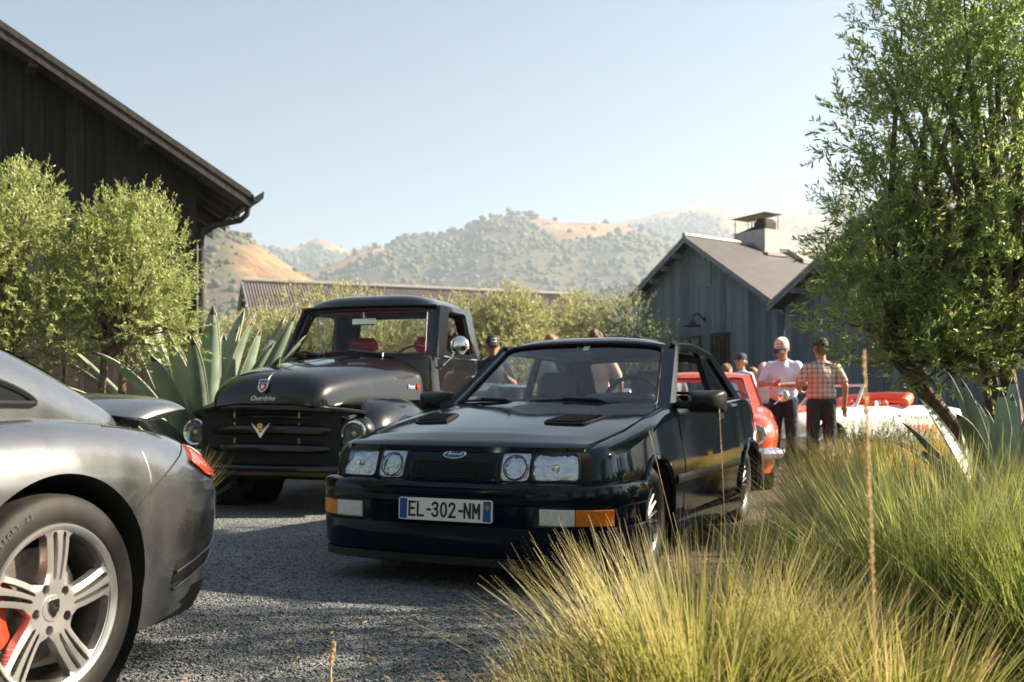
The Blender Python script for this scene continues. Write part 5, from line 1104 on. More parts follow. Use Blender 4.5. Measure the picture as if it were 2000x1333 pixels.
def unit(v): return v / (np.linalg.norm(v, axis=-1, keepdims=True) + 1e-9)
def leaves_mesh(name, pos, dr, L, Wd, mat_, parent, rng):
    n = len(pos); dr = unit(dr); r = unit(rng.normal(size=(n, 3))); sd = unit(np.cross(dr, r)); up = np.cross(sd, dr)
    L = L[:, None]; Wd = Wd[:, None]; a = pos; c = pos + dr * L - up * L * .06; m = pos + dr * L * .48 + up * L * .05
    V = np.stack([a, m + sd * Wd, c, m - sd * Wd], 1).reshape(-1, 3); Q = np.arange(n * 4).reshape(n, 4); return fastmesh(name, V, Q, mat_, parent)
def olive(label, x, y, h, crown_c, nt, seed, mat_, lean=(0, 0), leafL=.055, twig=.26, trunk_r=.06, shoots=0, group=None, name='olive_tree', per=18, stems=2, cat='tree', low=-.75, zflat=1.0, gap=.42):
    """crown_c: list of (dx,dy,z,r) lobes relative to the base"""
    rng = np.random.default_rng(seed); root = thing(name, label, cat, (x, y, 0), 0, group)
    lob = np.array(crown_c, float); g = MB(); zc = np.average(lob[:, 2], weights=lob[:, 3]); k = len(lob); wts = lob[:, 3] ** 2.2; wts /= wts.sum()
    fork = min(l[2] - l[3] for l in crown_c) + .25
    for s_ in range(stems):
        ox, oy = rng.normal(0, .05, 2) * (stems > 1); f = np.array([lean[0] + rng.normal(0, .12) * stems, lean[1] + rng.normal(0, .08), fork + rng.random() * .2])
        pts = catmull([(ox, oy, -.05), (ox + f[0] * .35 + rng.normal(0, .03), oy + f[1] * .3, f[2] * .45), tuple(f)], 5); g.tube([tuple(p) for p in pts], list(np.linspace(trunk_r, trunk_r * .62, len(pts))), 9)
        for j in range(k):
            if j % stems != s_ and stems > 1 and rng.random() < .6: continue
            c = lob[j]
            for q in range(3):
                e = np.array([c[0], c[1], c[2]]) + unit(rng.normal(size=3)) * c[3] * .65; mid = (f + e) / 2 + rng.normal(0, .06, 3) + np.array([0, 0, .05])
                pp = catmull([tuple(f), tuple(mid), tuple(e)], 5); g.tube([tuple(p) for p in pp], list(np.linspace(trunk_r * .5, .006, len(pp))), 6)
    tk = g.build('trunk', M['bark'], root, sharp=180); tk['kind'] = 'stuff' if False else tk.get('kind', ''); del tk['kind']
    li = rng.choice(k, nt, p=wts); u = unit(rng.normal(size=(nt, 3))); u[:, 2] = np.where(u[:, 2] < low, -u[:, 2], u[:, 2]); rad = rng.random(nt) ** .30
    cl = fbm(u[:, 0] * 2.6 + li * 3.1 + 20, u[:, 1] * 2.6 + u[:, 2] * 2.2 + 20, 3, seed); keep = (cl > gap) | (rad < .55) & (rng.random(nt) < .6)
    li, u, rad, cl = li[keep], u[keep], rad[keep], cl[keep]; rr = lob[li, 3] * (rad * (.72 + .55 * cl))
    base = lob[li, :3] + u * rr[:, None] * np.array([1, 1, zflat]); td = unit(u * .9 + np.array([0, 0, .55]) + rng.normal(0, .38, u.shape)); tl = twig * (.6 + .8 * rng.random(len(u)))
    if shoots:
        si = rng.choice(len(u), shoots); top = u[si].copy(); top[:, 2] = np.abs(top[:, 2]) + .5; top = unit(top); b2 = lob[li[si], :3] + top * lob[li[si], 3:4] * .9
        base = np.vstack([base, b2]); td = np.vstack([td, unit(top * .35 + np.array([0, 0, 1.0]) + rng.normal(0, .12, top.shape))]); tl = np.concatenate([tl, twig * (1.1 + 1.0 * rng.random(shoots))])
    n = len(base); t = np.tile(np.linspace(.1, 1, per), n); bi = np.repeat(np.arange(n), per); P_ = base[bi] + td[bi] * (tl[bi] * t)[:, None]; P_[:, 2] -= (t ** 2) * .02
    ld = td[bi] * .85 + unit(rng.normal(size=P_.shape)) * .75; Ls = leafL * (.6 + .7 * rng.random(len(P_))) * (1.1 - .35 * t)
    leaves_mesh('crown', P_, ld, Ls, Ls * .10 + .001, mat_, root, rng); return root

# small olives in front of the barn
x0, y0, _ = at(205, 9.3)
olive('small bushy olive tree with a slender trunk beside the huge agave by the pickup', x0, y0, 3, [(.10, 0, 2.0, .50), (.38, .05, 2.2, .42), (-.05, .0, 2.25, .36), (.12, .1, 1.55, .42), (.45, 0, 1.75, .38), (.30, .05, 2.5, .30), (.02, .0, 2.48, .26), (-.2, 0, 1.6, .32), (.62, .05, 1.45, .24)], 2300, 5, M['olive_leaf'], (.05, 0), .050, .19, .05, 130, per=17)
x0, y0, _ = at(-5, 9.0)
olive('small bushy olive tree pressed against the barn gable beside the grey coupe', x0, y0, 3, [(0, 0, 2.0, .55), (.30, .1, 2.3, .42), (-.4, 0, 2.3, .5), (.05, .1, 2.65, .36), (.38, 0, 1.6, .40), (-.3, .1, 1.5, .5), (.1, 0, 1.35, .4), (.30, 0, 2.75, .24)], 2300, 9, M['olive_leaf'], (0, 0), .050, .19, .06, 130, per=17)
x0, y0, _ = at(-260, 8.2)
olive('small bushy olive tree at the far end of the barn gable', x0, y0, 3, [(0, 0, 2.0, .6), (.35, .1, 2.3, .5), (-.4, 0, 2.3, .5), (.05, .1, 2.68, .36), (.3, 0, 1.5, .45), (-.3, .1, 1.5, .5)], 900, 10, M['olive_leaf'], (0, 0), .050, .19, .06, 60, per=15)
# big olive on the right
x0, y0, _ = at(1985, 7.45)
olive('large olive tree with a leaning trunk above an agave', x0, y0, 5, [(-0.36, -0.08, 2.67, 0.76), (-0.68, 0.08, 2.27, 0.58), (-0.92, 0.0, 1.91, 0.44), (-0.76, -0.08, 1.48, 0.37), (-0.44, -0.16, 1.35, 0.32), (-0.16, 0.16, 3.31, 0.72), (0.2, 0.0, 3.87, 0.68), (-0.32, 0.0, 3.79, 0.5), (0.48, 0.08, 3.07, 0.8), (0.08, -0.24, 2.11, 0.68), (0.72, 0.08, 2.19, 0.64), (0.08, 0.08, 1.59, 0.44), (-1.08, 0.0, 2.39, 0.34), (-0.52, 0.08, 3.19, 0.48), (0.4, 0.24, 4.35, 0.64), (-0.24, -0.32, 1.79, 0.48), (0.4, -0.24, 1.59, 0.4), (-0.9, 0.0, 1.48, 0.3), (-0.72, 0.0, 1.29, 0.29), (-0.48, -0.12, 1.19, 0.26), (-0.12, -0.16, 1.27, 0.28)] + [(-1.15, 0, 1.95, .42), (-1.2, 0, 1.55, .34), (-1.0, -.1, 1.32, .3), (-.7, -.2, 1.22, .3), (-.95, 0, 2.9, .45), (-.75, 0, 3.5, .5)], 5600, 21, M['olive_dark'], (-.2, .05), .066, .22, .085, 200, per=18, stems=3, gap=.41)
# the olive outside the frame that shades the foreground
olive('olive tree shading the drive from beside the grass clumps', 5.7, 5.05, 5, [(0, 0, 3.0, .95), (.3, .7, 2.9, .9), (-.2, -.5, 2.9, .75), (.1, .1, 3.9, .85), (.2, -.75, 3.6, .65), (0, .9, 3.6, .75), (-.3, .3, 2.2, .7), (.1, .4, 4.6, .7), (.1, -.4, 4.5, .6)], 2600, 31, M['olive_dark'], (0, 0), .078, .27, .11, 0, per=14, stems=2)
for i, (x0, y0, lab) in enumerate(((-5.5, -3.2, 'added unseen broad olive tree beyond the nose of the grey coupe'), (-2.4, -6.0, 'added unseen broad olive tree across the drive from the hatchback'), (1.4, -5.2, 'added unseen broad olive tree at the end of the planting bed'), (4.6, -2.6, 'added unseen broad olive tree near the end of the planting bed'), (-7.6, 2.2, 'added unseen broad olive tree beside the grey coupe door'), (7.6, .6, 'added unseen broad olive tree behind the dark shrubs'))):  # unseen trees added to cut sky light and darken the car reflections
    olive(lab, x0, y0, 5, [(0, 0, 2.4, 1.5), (.9, .2, 2.9, 1.2), (-.9, .1, 2.8, 1.2), (.1, .8, 3.6, 1.2), (.2, -.8, 3.4, 1.2), (0, .1, 1.3, 1.1), (0, 0, 4.3, 1.0)], 1500, 360 + i, M['olive_dark'], (0, 0), .17, .42, .13, 0, 'added unseen olives around the drive', per=9, stems=3)
# row of silvery olives behind the cars
row = [(545, 27, 3.3, 'silvery olive tree at the gable end of the long shed'), (635, 26, 3.9, 'tall silvery olive tree behind the black pickup'), (735, 26, 3.5, 'silvery olive tree behind the pickup cab'), (820, 27, 3.7, 'silvery olive tree beyond the pickup roof'), (925, 25, 3.7, 'silvery olive tree behind the man in the black cap'), (1000, 24.5, 3.5, 'rounded silvery olive tree behind the hatchback roof'), (1095, 26.5, 3.85, 'silvery olive tree next to the one touching the dark shrub'), (1160, 27, 3.75, 'silvery olive tree touching the dark shrub'), (455, 28, 3.2, 'silvery olive tree showing past the barn downpipe')]
for i, (px_, d_, h_, lab) in enumerate(row):
    x0, y0, _ = at(px_, d_); rg = np.random.default_rng(100 + i); s_ = h_ / 3.6
    lob = [(rg.normal(0, .55), rg.normal(0, .4), h_ - 1.0 * s_ + rg.normal(0, .2), .72 * s_) for _ in range(4)] + [(rg.normal(0, .7), rg.normal(0, .4), 1.7 + rg.normal(0, .2), .8 * s_) for _ in range(4)] + [(0, 0, 2.2, 1.0)]
    olive(lab, x0, y0, h_, lob, 1150, 200 + i, M['olive_far'], (0, 0), .13, .34, .08, 45, 'olive row behind the cars', per=12)
x0, y0, _ = at(1232, 23.2)
olive('dark green shrub crowding the corner of the grey house', x0, y0, 3, [(0, 0, 1.5, .85), (.4, 0, 2.1, .7), (-.35, .1, 2.0, .7), (.05, .2, 2.6, .6), (.5, .1, 1.2, .7), (-.5, 0, 1.1, .7), (.75, 0, 1.9, .5)], 1500, 300, M['shrub_dark'], (0, 0), .09, .24, .08, 40, name='shrub', per=12, cat='shrub')
for i, (x0, y0, lab) in enumerate(((4.6, 2.2, 'added unseen dark shrub at the outer edge of the planting bed'), (5.6, 3.4, 'added unseen dark shrub under the shading olive tree'), (5.3, 7.4, 'added unseen dark shrub between the two olive trees'), (6.6, 8.8, 'added unseen dark shrub beyond the large olive tree'), (6.9, 5.6, 'added unseen dark shrub behind the shading olive tree'), (6.6, 1.2, 'added unseen dark shrub at the far corner of the planting bed'))):  # unseen shrubs added so the hatchback flank reflects something dark
    olive(lab, x0, y0, 1.6, [(0, 0, .55, .6), (.4, .1, .8, .55), (-.35, .1, .7, .5), (.05, .3, 1.1, .5), (0, -.4, .6, .5)], 420, 340 + i, M['shrub_dark'], (0, 0), .08, .24, .05, 0, 'added unseen shrubs along the bed', 'shrub', 9, 2, 'shrub')
# low rosemary hedge between the lawn grasses and the convertible
for i, (px_, d_, w_, lab) in enumerate(((1655, 13.2, .55, 'low rosemary bush beside the plaid-shirted man'), (1735, 13.0, .6, 'low rosemary bush in front of the convertible door'), (1815, 12.6, .6, 'low rosemary bush in front of the convertible tail'))):
    x0, y0, _ = at(px_, d_); olive(lab, x0, y0, .7, [(0, 0, .16, w_ * .75), (.3, 0, .14, w_ * .55), (-.35, .1, .12, w_ * .55)], 500, 320 + i, M['rosemary'], (0, 0), .045, .16, .02, 30, 'rosemary bushes', 'rosemary_bush', 14, 2, 'bush', -.1, .75)

# ---- grasses
def grass(label, x, y, n, L, spread, mat_, seed, r0=.13, wd=.0022, group='deer grass clumps', seg=5, droop=.55, name='grass_clump', lean=(0, 0), fan=1.0):
    rng = np.random.default_rng(seed); root = thing(name, label, 'grass', (x, y, 0), 0, group)
    an = rng.random(n) * 2 * math.pi; rb = r0 * np.sqrt(rng.random(n)); tilt = np.abs(rng.normal(0, spread, n)) * (.35 + .65 * rb / r0) + .05; az = an + rng.normal(0, .5, n)
    ln = L * (.45 + .6 * rng.random(n) ** .8); b = np.stack([rb * np.cos(an), rb * np.sin(an), np.full(n, .01)], -1)
    out = np.stack([np.cos(az), np.sin(az), np.zeros(n)], -1) * fan; t = np.linspace(0, 1, seg + 1); dr = droop * (.3 + .9 * rng.random(n)); V = np.zeros((n, seg + 1, 2, 3)); tip = np.zeros((n, seg + 1, 2))
    side = np.stack([-np.sin(az + rng.normal(0, .8, n)), np.cos(az), np.zeros(n)], -1); side = unit(side); p = b.copy(); th = tilt.copy()
    lv = np.array([lean[0], lean[1], 0.0])
    for k in range(seg + 1):
        w = wd * (1 - (k / seg) ** 1.6 * .9) * (.7 + .6 * rng.random(n)); V[:, k, 0] = p + side * w[:, None]; V[:, k, 1] = p - side * w[:, None]; tip[:, k, :] = (max(0, (k / seg - .45)) / .55) ** 1.3 * .8
        d = out * np.sin(th)[:, None] + np.array([0, 0, 1]) * np.cos(th)[:, None] + lv * (k / seg); p = p + unit(d) * (ln / seg)[:, None]; th = th + dr / seg
    i0 = (np.arange(n) * (seg + 1) * 2)[:, None] + (np.arange(seg) * 2)[None]; i0 = i0.ravel(); Q = np.stack([i0, i0 + 1, i0 + 3, i0 + 2], 1)
    tip = tip * rng.random(n)[:, None, None] ** .7
    o = fastmesh('blades', V.reshape(-1, 3), Q, mat_, root, smooth=True, attrs={'tip': tip.ravel()}); o['kind'] = 'stuff'; return root
G = [  # px of centre, depth, blades, length, spread, material, label
    (1365, 2.62, 2500, .62, .66, 'grass', 'big straw green grass clump spilling over the gravel in front of the hatchback wheel', .24),
    (1190, 2.35, 1100, .40, .60, 'grass', 'low straw grass tuft at the gravel edge beside the big clump', .18),
    (1590, 2.75, 1500, .50, .55, 'grass', 'straw green grass clump beside the tall blurred seed stalk', .16),
    (1860, 3.40, 4200, .86, .44, 'grass_green', 'tall green grass clump with dark dense base beside the stalk clump', .26),
    (1760, 2.50, 1100, .46, .55, 'grass', 'short straw grass tuft at the foot of the tall green clump', .14),
    (2080, 3.0, 2200, .78, .45, 'grass_green', 'green grass clump at the outer side of the tall green clump', .20),
    (1580, 4.3, 2000, .52, .55, 'grass', 'low green grass clump beside the hatchback door', .20),
    (1690, 4.7, 2800, .70, .52, 'grass', 'green grass clump behind the straw clump with the stalk', .24),
    (1640, 6.8, 2800, .76, .46, 'grass_straw', 'sunlit golden grass clump in front of the plaid-shirted man', .26),
    (1760, 6.6, 2800, .74, .46, 'grass_straw', 'sunlit golden grass clump beside the agave under the olive', .26),
    (1870, 5.2, 2200, .62, .48, 'grass_green', 'green grass clump just under the agave leaves', .22),
    (1700, 8.8, 2000, .62, .44, 'grass_straw', 'golden grass clump in front of the rosemary bushes', .24),
    (1815, 9.0, 2000, .60, .44, 'grass_straw', 'golden grass clump between rosemary and agave', .24),
    (1940, 9.8, 2000, .66, .42, 'grass_straw', 'golden grass clump by the trunk of the large olive', .26),
    (1890, 12.3, 2000, .80, .42, 'grass_straw', 'golden grass clump beside the convertible tail', .28),
    (2030, 5.4, 2200, .70, .44, 'grass_green', 'green grass clump behind the agave under the olive', .22),
    (2000, 4.1, 2400, .74, .46, 'grass_green', 'green grass clump between the tall clump and the agave', .22),
    (330, 7.6, 900, .60, .40, 'grass', 'yellow green grass tuft at the foot of the huge agave by the pickup', .18)]
for i, (px_, d_, n, L_, sp_, mt, lab, r_) in enumerate(G):
    x0, y0, _ = at(px_, d_); grass(lab, x0, y0, n if d_ < 3.2 else int(n * .7), L_, sp_, M[mt], 400 + i, r_, .0026 if d_ < 4 else .0040)
# seed stalks
def stalk(label, base, tip, r, seed, heads=True):
    rng = np.random.default_rng(seed); root = thing('seed_stalk', label, 'grass stalk', base, 0, 'seed stalks in the grass'); b, t = np.zeros(3), np.array(tip) - np.array(base)
    mid = t * .5 + np.array([rng.normal(0, .02), 0, .02]); pp = catmull([tuple(b), tuple(mid), tuple(t)], 8); g = MB(); g.tube([tuple(p) for p in pp], list(np.linspace(r, r * .7, len(pp))), 6); g.build('stem', M['straw'], root, sharp=180)
    n = 260; q = .62 + .38 * rng.random(n); P_ = np.array([np.interp(q, np.linspace(0, 1, len(pp)), pp[:, k]) for k in range(3)]).T + rng.normal(0, r * .6, (n, 3))
    sd = leaves_mesh('seed_head', P_, unit(t)[None] + rng.normal(0, .35, (n, 3)), np.full(n, r * 4.2), np.full(n, r * .8), M['straw'], root, rng); sd['kind'] = 'stuff'
def zb(px_, py_, d_): x, y, z = at(px_, d_, py_); return (x, y, z)
stalk('tall pale seed stalk rising through the straw clump', (at(1712, 1.55)[0], 1.55, .0), zb(1688, 690, 1.5), .0017, 1)
stalk('thin seed stalk in front of the hatchback door', (at(1425, 3.3)[0], 3.3, 0), zb(1405, 800, 3.4), .0014, 2)
stalk('thin seed stalk in front of the hatchback rear wheel', (at(1440, 3.6)[0], 3.6, 0), zb(1490, 828, 3.7), .0015, 3)
stalk('bent seed stalk arching over the hatchback front wheel', (at(1400, 3.3)[0], 3.3, 0), zb(1268, 842, 3.5), .0010, 4)
stalk('short green blade standing alone in the gravel', (at(662, 2.9)[0], 2.9, .0), zb(653, 1258, 2.95), .003, 5)

# ---- agaves
def agave(label, x, y, n, L, seed, rz=0):
    rng = np.random.default_rng(seed); root = thing('agave', label, 'agave', (x, y, 0), rz, 'agaves')
    for i in range(n):
        az = i * 2.39996 + rng.normal(0, .15); q = i / (n - 1); el = R(86 - 66 * q ** 1.1) + rng.normal(0, .05); Lf = L * (.85 + .25 * rng.random()) * (.8 + .2 * math.sin(q * math.pi)); w = .046 * L * (1 + .25 * rng.random())
        bend = rng.normal(0.10, .22) + .25 * q; sx = rng.normal(0, .12); K = 20; pts = []; e = el; p = np.array([.05 * math.cos(az), .05 * math.sin(az), .06])
        for k in range(K + 1):
            t = k / K; pts.append((p.copy(), e)); ee = e - bend * max(0, t - .25) * .128; e = ee; a2 = az + sx * t
            p = p + np.array([math.cos(a2) * math.cos(e), math.sin(a2) * math.cos(e), math.sin(e)]) * Lf / K
        g = MB(); vs = []; J = 8
        for k, (p, e) in enumerate(pts):
            t = k / K; ww = w * (.62 + .9 * t - .15 * t * t) * (1 - t ** 3.2) ** .8 if t < 1 else .0015; ww = max(ww, .002); th_ = .035 * L * (1 - t) ** .8 + .004; a2 = az + sx * t
            sd = np.array([-math.sin(a2), math.cos(a2), 0]); up = np.array([-math.cos(a2) * math.sin(e), -math.sin(a2) * math.sin(e), math.cos(e)])
            for j in range(J):
                an = 2 * math.pi * j / J; c, s_ = math.cos(an), math.sin(an); fold = .42 * ww * c * c
                vs.append(p + sd * ww * c + up * (fold + th_ * .5 * s_))
        fs = [(k * J + j, k * J + (j + 1) % J, (k + 1) * J + (j + 1) % J, (k + 1) * J + j) for k in range(K) for j in range(J)] + [tuple(K * J + j for j in range(J))]
        g.add(vs, fs); g.m = [2 if q >= len(fs) - 1 - J else (1 if q % J in (0, 3, 4, 7) and (q % J in (0, 4, 3, 7)) and False else 0) for q in range(len(fs))]
        lf = g.build('leaf', [M['agave'], M['agave_dry'], M['agave_tip']], root, sharp=60)
        for sd_ in (0, J // 2):
            gg = MB(); gg.tube([vs[k * J + sd_] for k in range(K + 1)], [.0035 * L] * K + [.001], 5); gg.build('leaf_margin', M['agave_dry'], lf, sharp=180)
    return root
x0, y0, _ = at(400, 9.9); agave('huge blue green agave between the barn and the black pickup', x0, y0, 46, 1.95, 1)
x0, y0, _ = at(1968, 6.1); agave('blue green agave under the large olive tree', x0, y0, 30, 1.12, 2, .9)
# ------------------------------------------------------------------ cars further back
def simple_car(name, label, loc, yaw, pm, hw=.79, wb=2.35, fo=.70, ro=.95, zh=.78, zc=.89, zr=.87, top=1.30, chrome=True, wr=.30, group=None, lamp_y=.56, lamp_z=.60, roof=True, deckm=None, cat='car'):
    c = thing(name, label, cat, loc, heading(yaw), group)
    half = [(fo, 0), (fo - .01, hw * .4), (fo - .06, hw * .72), (fo - .18, hw * .9), (fo - .42, hw * .985), (0, hw * 1.0), (-wb * .5, hw), (-wb, hw * .99), (-wb - ro * .5, hw * .93), (-wb - ro * .85, hw * .78), (-wb - ro * .98, hw * .4), (-wb - ro, 0)]
    zt = interp([(fo, zh - .09), (fo - .25, zh - .02), (0, zh + .03), (-.6, zc), (-1.4, zc + .01), (-wb, zr + .02), (-wb - ro * .7, zr - .03), (-wb - ro, zr - .10)])
    def off(x, nx, z, zt_):
        Rr = .19; q = z - (zt_ - Rr); o = Rr - math.sqrt(max(Rr * Rr - q * q, 0)) if q > 0 else 0.0
        return o + np.interp(z, [.18, .35, .55, .62], [.06, .015, 0, 0])
    T_ = Tub(half, off, zt, lambda x: .20); ar = [(0, wr + .045, wr), (-wb, wr + .045, wr)]
    T_.build('body', [pm, deckm or pm], c, ar, nz=20, inset=.02, rise=.004, drop=0 if not deckm else .0)
    for sg in (1, -1):
        for (xc, r, z) in ar:
            g = MB(); g.lathe([(sg * .4, r), (sg * (hw - .06), r)], (xc, 0, z), n=28); g.build('wheel_housing', M['gap'], c); wheel(c, (xc, sg * (hw - .13), wr), wr, wr * .62, .18, sg, 'disc', M['chrome'] if chrome else M['dark_alloy'])
        p = T_.P(T_.ay(sg * lamp_y), lamp_z, -.02); g = MB(); g.lathe([(-.03, .105), (.02, .105), (.03, .095), (.024, .085)], p, 'x', 28); hd = g.build('headlight', M['chrome'], c)
        g = MB(); g.lathe([(.022, .088), (.0, .05), (-.005, 0)], p, 'x', 24); g.build('reflector', M['reflector'], hd); g = MB(); g.lathe([(.024, .087), (.04, .05), (.046, 0)], p, 'x', 24); g.build('lens', M['lens'], hd)
        T_.sweep('bumper', M['chrome'], c, T_.ay(sg * .12), T_.ay(sg * hw * .72) + sg * .38, [(-.02, .35), (.05, .35), (.075, .37), (.085, .405), (.075, .44), (.05, .46), (-.02, .46)], 26)
        pl = roundpoly([(T_.ax(-.62), .30), (T_.ax(-1.55), .30), (T_.ax(-1.55), zc - .13), (T_.ax(-.62), zc - .13)], .05); S2 = (lambda a, z, d: T_.P(sg * a, z, d))
        g = MB(); cap_patch(g, S2, pl, .001, -.003, step=.07); g.build('door_gap', M['gap'], c); cc = np.mean(np.array(pl), 0)
        g = MB(); cap_patch(g, S2, [tuple(cc + (np.array(p) - cc) * .986) for p in pl], .004, .0, 0, (1, .8, .6, .4, .2), step=.07); g.build('door', pm, c)
    for y in (.36, -.36): seat(c, -1.35, y, .45, .50, .46, deckm or M['interior'], .2)
    g = MB(); g.box((-.80, 0, zc - .01), (.3, hw * 1.4, .08), bev=.03); g.build('dashboard', deckm or M['interior'], c); steering(c, (-1.0, .36, zc + .0), .18, 1.1)
    if roof:
        greenhouse(c, pm, (-.60, hw * .80, zc - .02), (-1.05, hw * .66, top - .05), (-1.95, hw * .64, top - .06), (-2.45, hw * .74, zc - .01), (.13, .08), (.12, .06), .05, split=.58, fw=M['screen'], trim=M['chrome'])
    return c, T_, zt
red, RT_, rz_ = simple_car('coupe', 'bright red coupe with round headlights and a chrome quarter bumper behind the hatchback', (2.06, 10.78, 0), 12, M['red_paint'], top=1.29, zh=.79, zc=.89)
g = MB(); g.tube([Vector((-.5 - .0, .78, .90)), Vector((-.52, .86, .96))], .008, 6); g.lathe([(-.03, 0), (-.03, .062), (-.01, .066), (.02, .045), (.032, 0)], (-.52, .88, 1.0), 'x', 24); g.build('door_mirror', M['chrome'], red)
g = MB(); g.tube([Vector((-.5, -.74, .92)), Vector((-.52, -.84, .98))], .008, 6); g.lathe([(-.03, 0), (-.03, .062), (-.01, .066), (.02, .045), (.032, 0)], (-.52, -.86, 1.02), 'x', 24); g.build('door_mirror', M['chrome'], red)
for (ya, yb) in ((.10, .52), (-.45, -.02)):
    g = MB(); g.tube([Vector((-.50, ya, .90)), Vector((-.55, (ya + yb) / 2, .935)), Vector((-.585, yb, .955))], .008, 6); g.build('wiper', M['chrome'], red)
g = MB(); g.tube([Vector((.64 - .9 * q, .10, rz_(.64 - .9 * q) + .008)) for q in np.linspace(0, 1, 10)], .012, 6); g.build('bonnet_ridge', M['red_paint'], red)
RT_.patch('grille', M['gap'], red, roundpoly([(RT_.ay(-.42), .52), (RT_.ay(.42), .52), (RT_.ay(.42), .66), (RT_.ay(-.42), .66)], .03), .004, -.004)
# white convertible in race colours
M['coral'] = mat('coral_red_leather', (.72, .12, .055), .45)
x0 = 4.45; cv, CV, cz_ = simple_car('convertible', 'white open convertible with red seats and lettering along its flank', (x0, 15.7, 0), 64, M['white_paint'], hw=.80, wb=2.40, fo=.75, ro=1.0, zh=.76, zc=.84, zr=.84, roof=False, deckm=M['coral'], lamp_y=.58, lamp_z=.62)
WSc = bil((-.66, -.66, .84), (-.66, .66, .84), (-.95, -.55, 1.20), (-.95, .55, 1.20), (1, 0, 0), .16, .12); g = MB(); lp = window_frame(g, WSc, [(0, 0), (1, 0), (1, 1), (0, 1)], roundpoly([(.03, .04), (.97, .04), (.96, .93), (.04, .93)], .05), .02); wf = g.build('windscreen_frame', M['white_paint'], cv); add_glass('windscreen', WSc, lp, M['screen'], wf)
g = MB(); g.tube([(-1.62, .70, .90), (-1.75, .66, .96), (-1.95, .5, .985), (-2.0, 0, 1.0), (-1.95, -.5, .985), (-1.75, -.66, .96), (-1.62, -.70, .90)], .085, 10); g.build('tonneau', M['coral'], cv)
g = MB(); g.grid(lambda u, v: Vector((.60 - 1.1 * u, (2 * v - 1) * (.34 + .18 * u), cz_(.60 - 1.1 * u) + .012 + .02 * (1 - (2 * v - 1) ** 2))), 12, 10); g.build('bonnet', M['coral'], cv, sharp=180)
CV.patch('grille', M['gap'], cv, roundpoly([(CV.ay(-.44), .46), (CV.ay(.44), .46), (CV.ay(.40), .60), (CV.ay(-.40), .60)], .04), .004, -.004)
g = MB(); g.box((-.95, .80, .90), (.05, .11, .08), bev=.02); g.build('door_mirror', M['chrome'], cv)
M['green_ink'] = mat('green_lettering', (.05, .16, .07), .5); M['orange_ink'] = mat('orange_lettering', (.62, .12, .03), .5)
rg = np.random.default_rng(5); x = -1.66
for k in range(13):
    w = .045 + .03 * rg.random()
    if k not in (6,): CV.patch('lettering', M['green_ink'], cv, roundpoly([(CV.ax(x), .66), (CV.ax(x - w * .4), .66), (CV.ax(x - w * .4 - .01), .70 + .03 * rg.random()), (CV.ax(x - .01), .70)], .004, 2), .004, .0005, rings=(1, .5))
    x -= w + .012
x = -1.62
for k in range(9):
    CV.patch('lettering', M['orange_ink'], cv, roundpoly([(CV.ax(x), .44), (CV.ax(x - .055), .44), (CV.ax(x - .055), .56), (CV.ax(x), .56)], .006, 2), .004, .0005, rings=(1, .5)); x -= .095 if k != 4 else .15
CV.patch('round_emblem', M['plate_ink'], cv, [(CV.ax(-1.42) + .035 * math.cos(t), .715 + .04 * math.sin(t)) for t in np.linspace(0, 6.283, 17)[:-1]], .004, 0)
for k in range(6): CV.patch('louvre', M['dark_alloy'], cv, roundpoly([(CV.ax(-2.78), .60 + k * .03), (CV.ax(-2.94), .60 + k * .03), (CV.ax(-2.94), .612 + k * .03), (CV.ax(-2.78), .612 + k * .03)], .004, 2), .004, 0)
x1, y1, _ = at(1775, 22); bl, BT_, _z = simple_car('sedan', 'pale blue vintage sedan parked behind the convertible', (x1, y1, 0), 58, M['blue_paint'], top=1.42, zh=.86, zc=.95, zr=.93, wr=.32)
x1, y1, _ = at(1905, 20); simple_car('saloon', 'silver blue saloon parked beside the pale blue sedan', (x1, y1, 0), 50, M['silver_paint'], top=1.36)
x1, y1, _ = at(520, 16.5); simple_car('saloon', 'pale silver saloon showing between the huge agave and the pickup', (x1, y1, 0), 20, M['silver_paint'], top=1.52, zh=.9, zc=1.0, zr=.98, wr=.32)

# ------------------------------------------------------------------ people
M['skin'] = mat('skin', (.50, .27, .18), .5, var=(14, .15)); M['skin2'] = mat('tanned_skin', (.42, .21, .13), .5, var=(14, .15))
M['tee'] = mat('white_cotton', (.60, .76, .95), .85, bump=(9, .8, .07)); M['denim'] = mat('dark_denim', (.014, .022, .045), .85, var=(26, .4), bump=(9, .8, .06))
M['navy'] = mat('navy_trousers', (.012, .014, .024), .85, bump=(9, .8, .06)); M['black_cloth'] = mat('black_cotton', (.012, .012, .014), .85, bump=(20, .4, .02))
M['grey_tee'] = mat('grey_cotton', (.28, .28, .29), .85, bump=(20, .4, .02)); M['pink_tee'] = mat('faded_pink_cotton', (.50, .36, .32), .85, bump=(20, .4, .02)); M['blue_shirt'] = mat('pale_blue_cotton', (.34, .45, .60), .85, bump=(20, .4, .02))
M['hair_dark'] = mat('dark_brown_hair', (.028, .017, .010), .6, bump=(70, .9, .02)); M['hair_brown'] = mat('brown_hair', (.11, .06, .03), .6, bump=(70, .9, .02)); M['hair_ginger'] = mat('ginger_hair', (.30, .15, .07), .6, bump=(70, .9, .02)); M['hair_white'] = mat('white_hair', (.58, .56, .52), .6, bump=(70, .9, .02))
M['cap_tan'] = mat('tan_cap', (.66, .58, .49), .8); M['cap_navy'] = mat('navy_cap', (.012, .02, .05), .8); M['cap_black'] = mat('black_cap', (.014, .014, .015), .8); M['shoe'] = mat('shoe_leather', (.20, .15, .11), .6); M['eye'] = mat('dark_eye', (.02, .015, .012), .3)
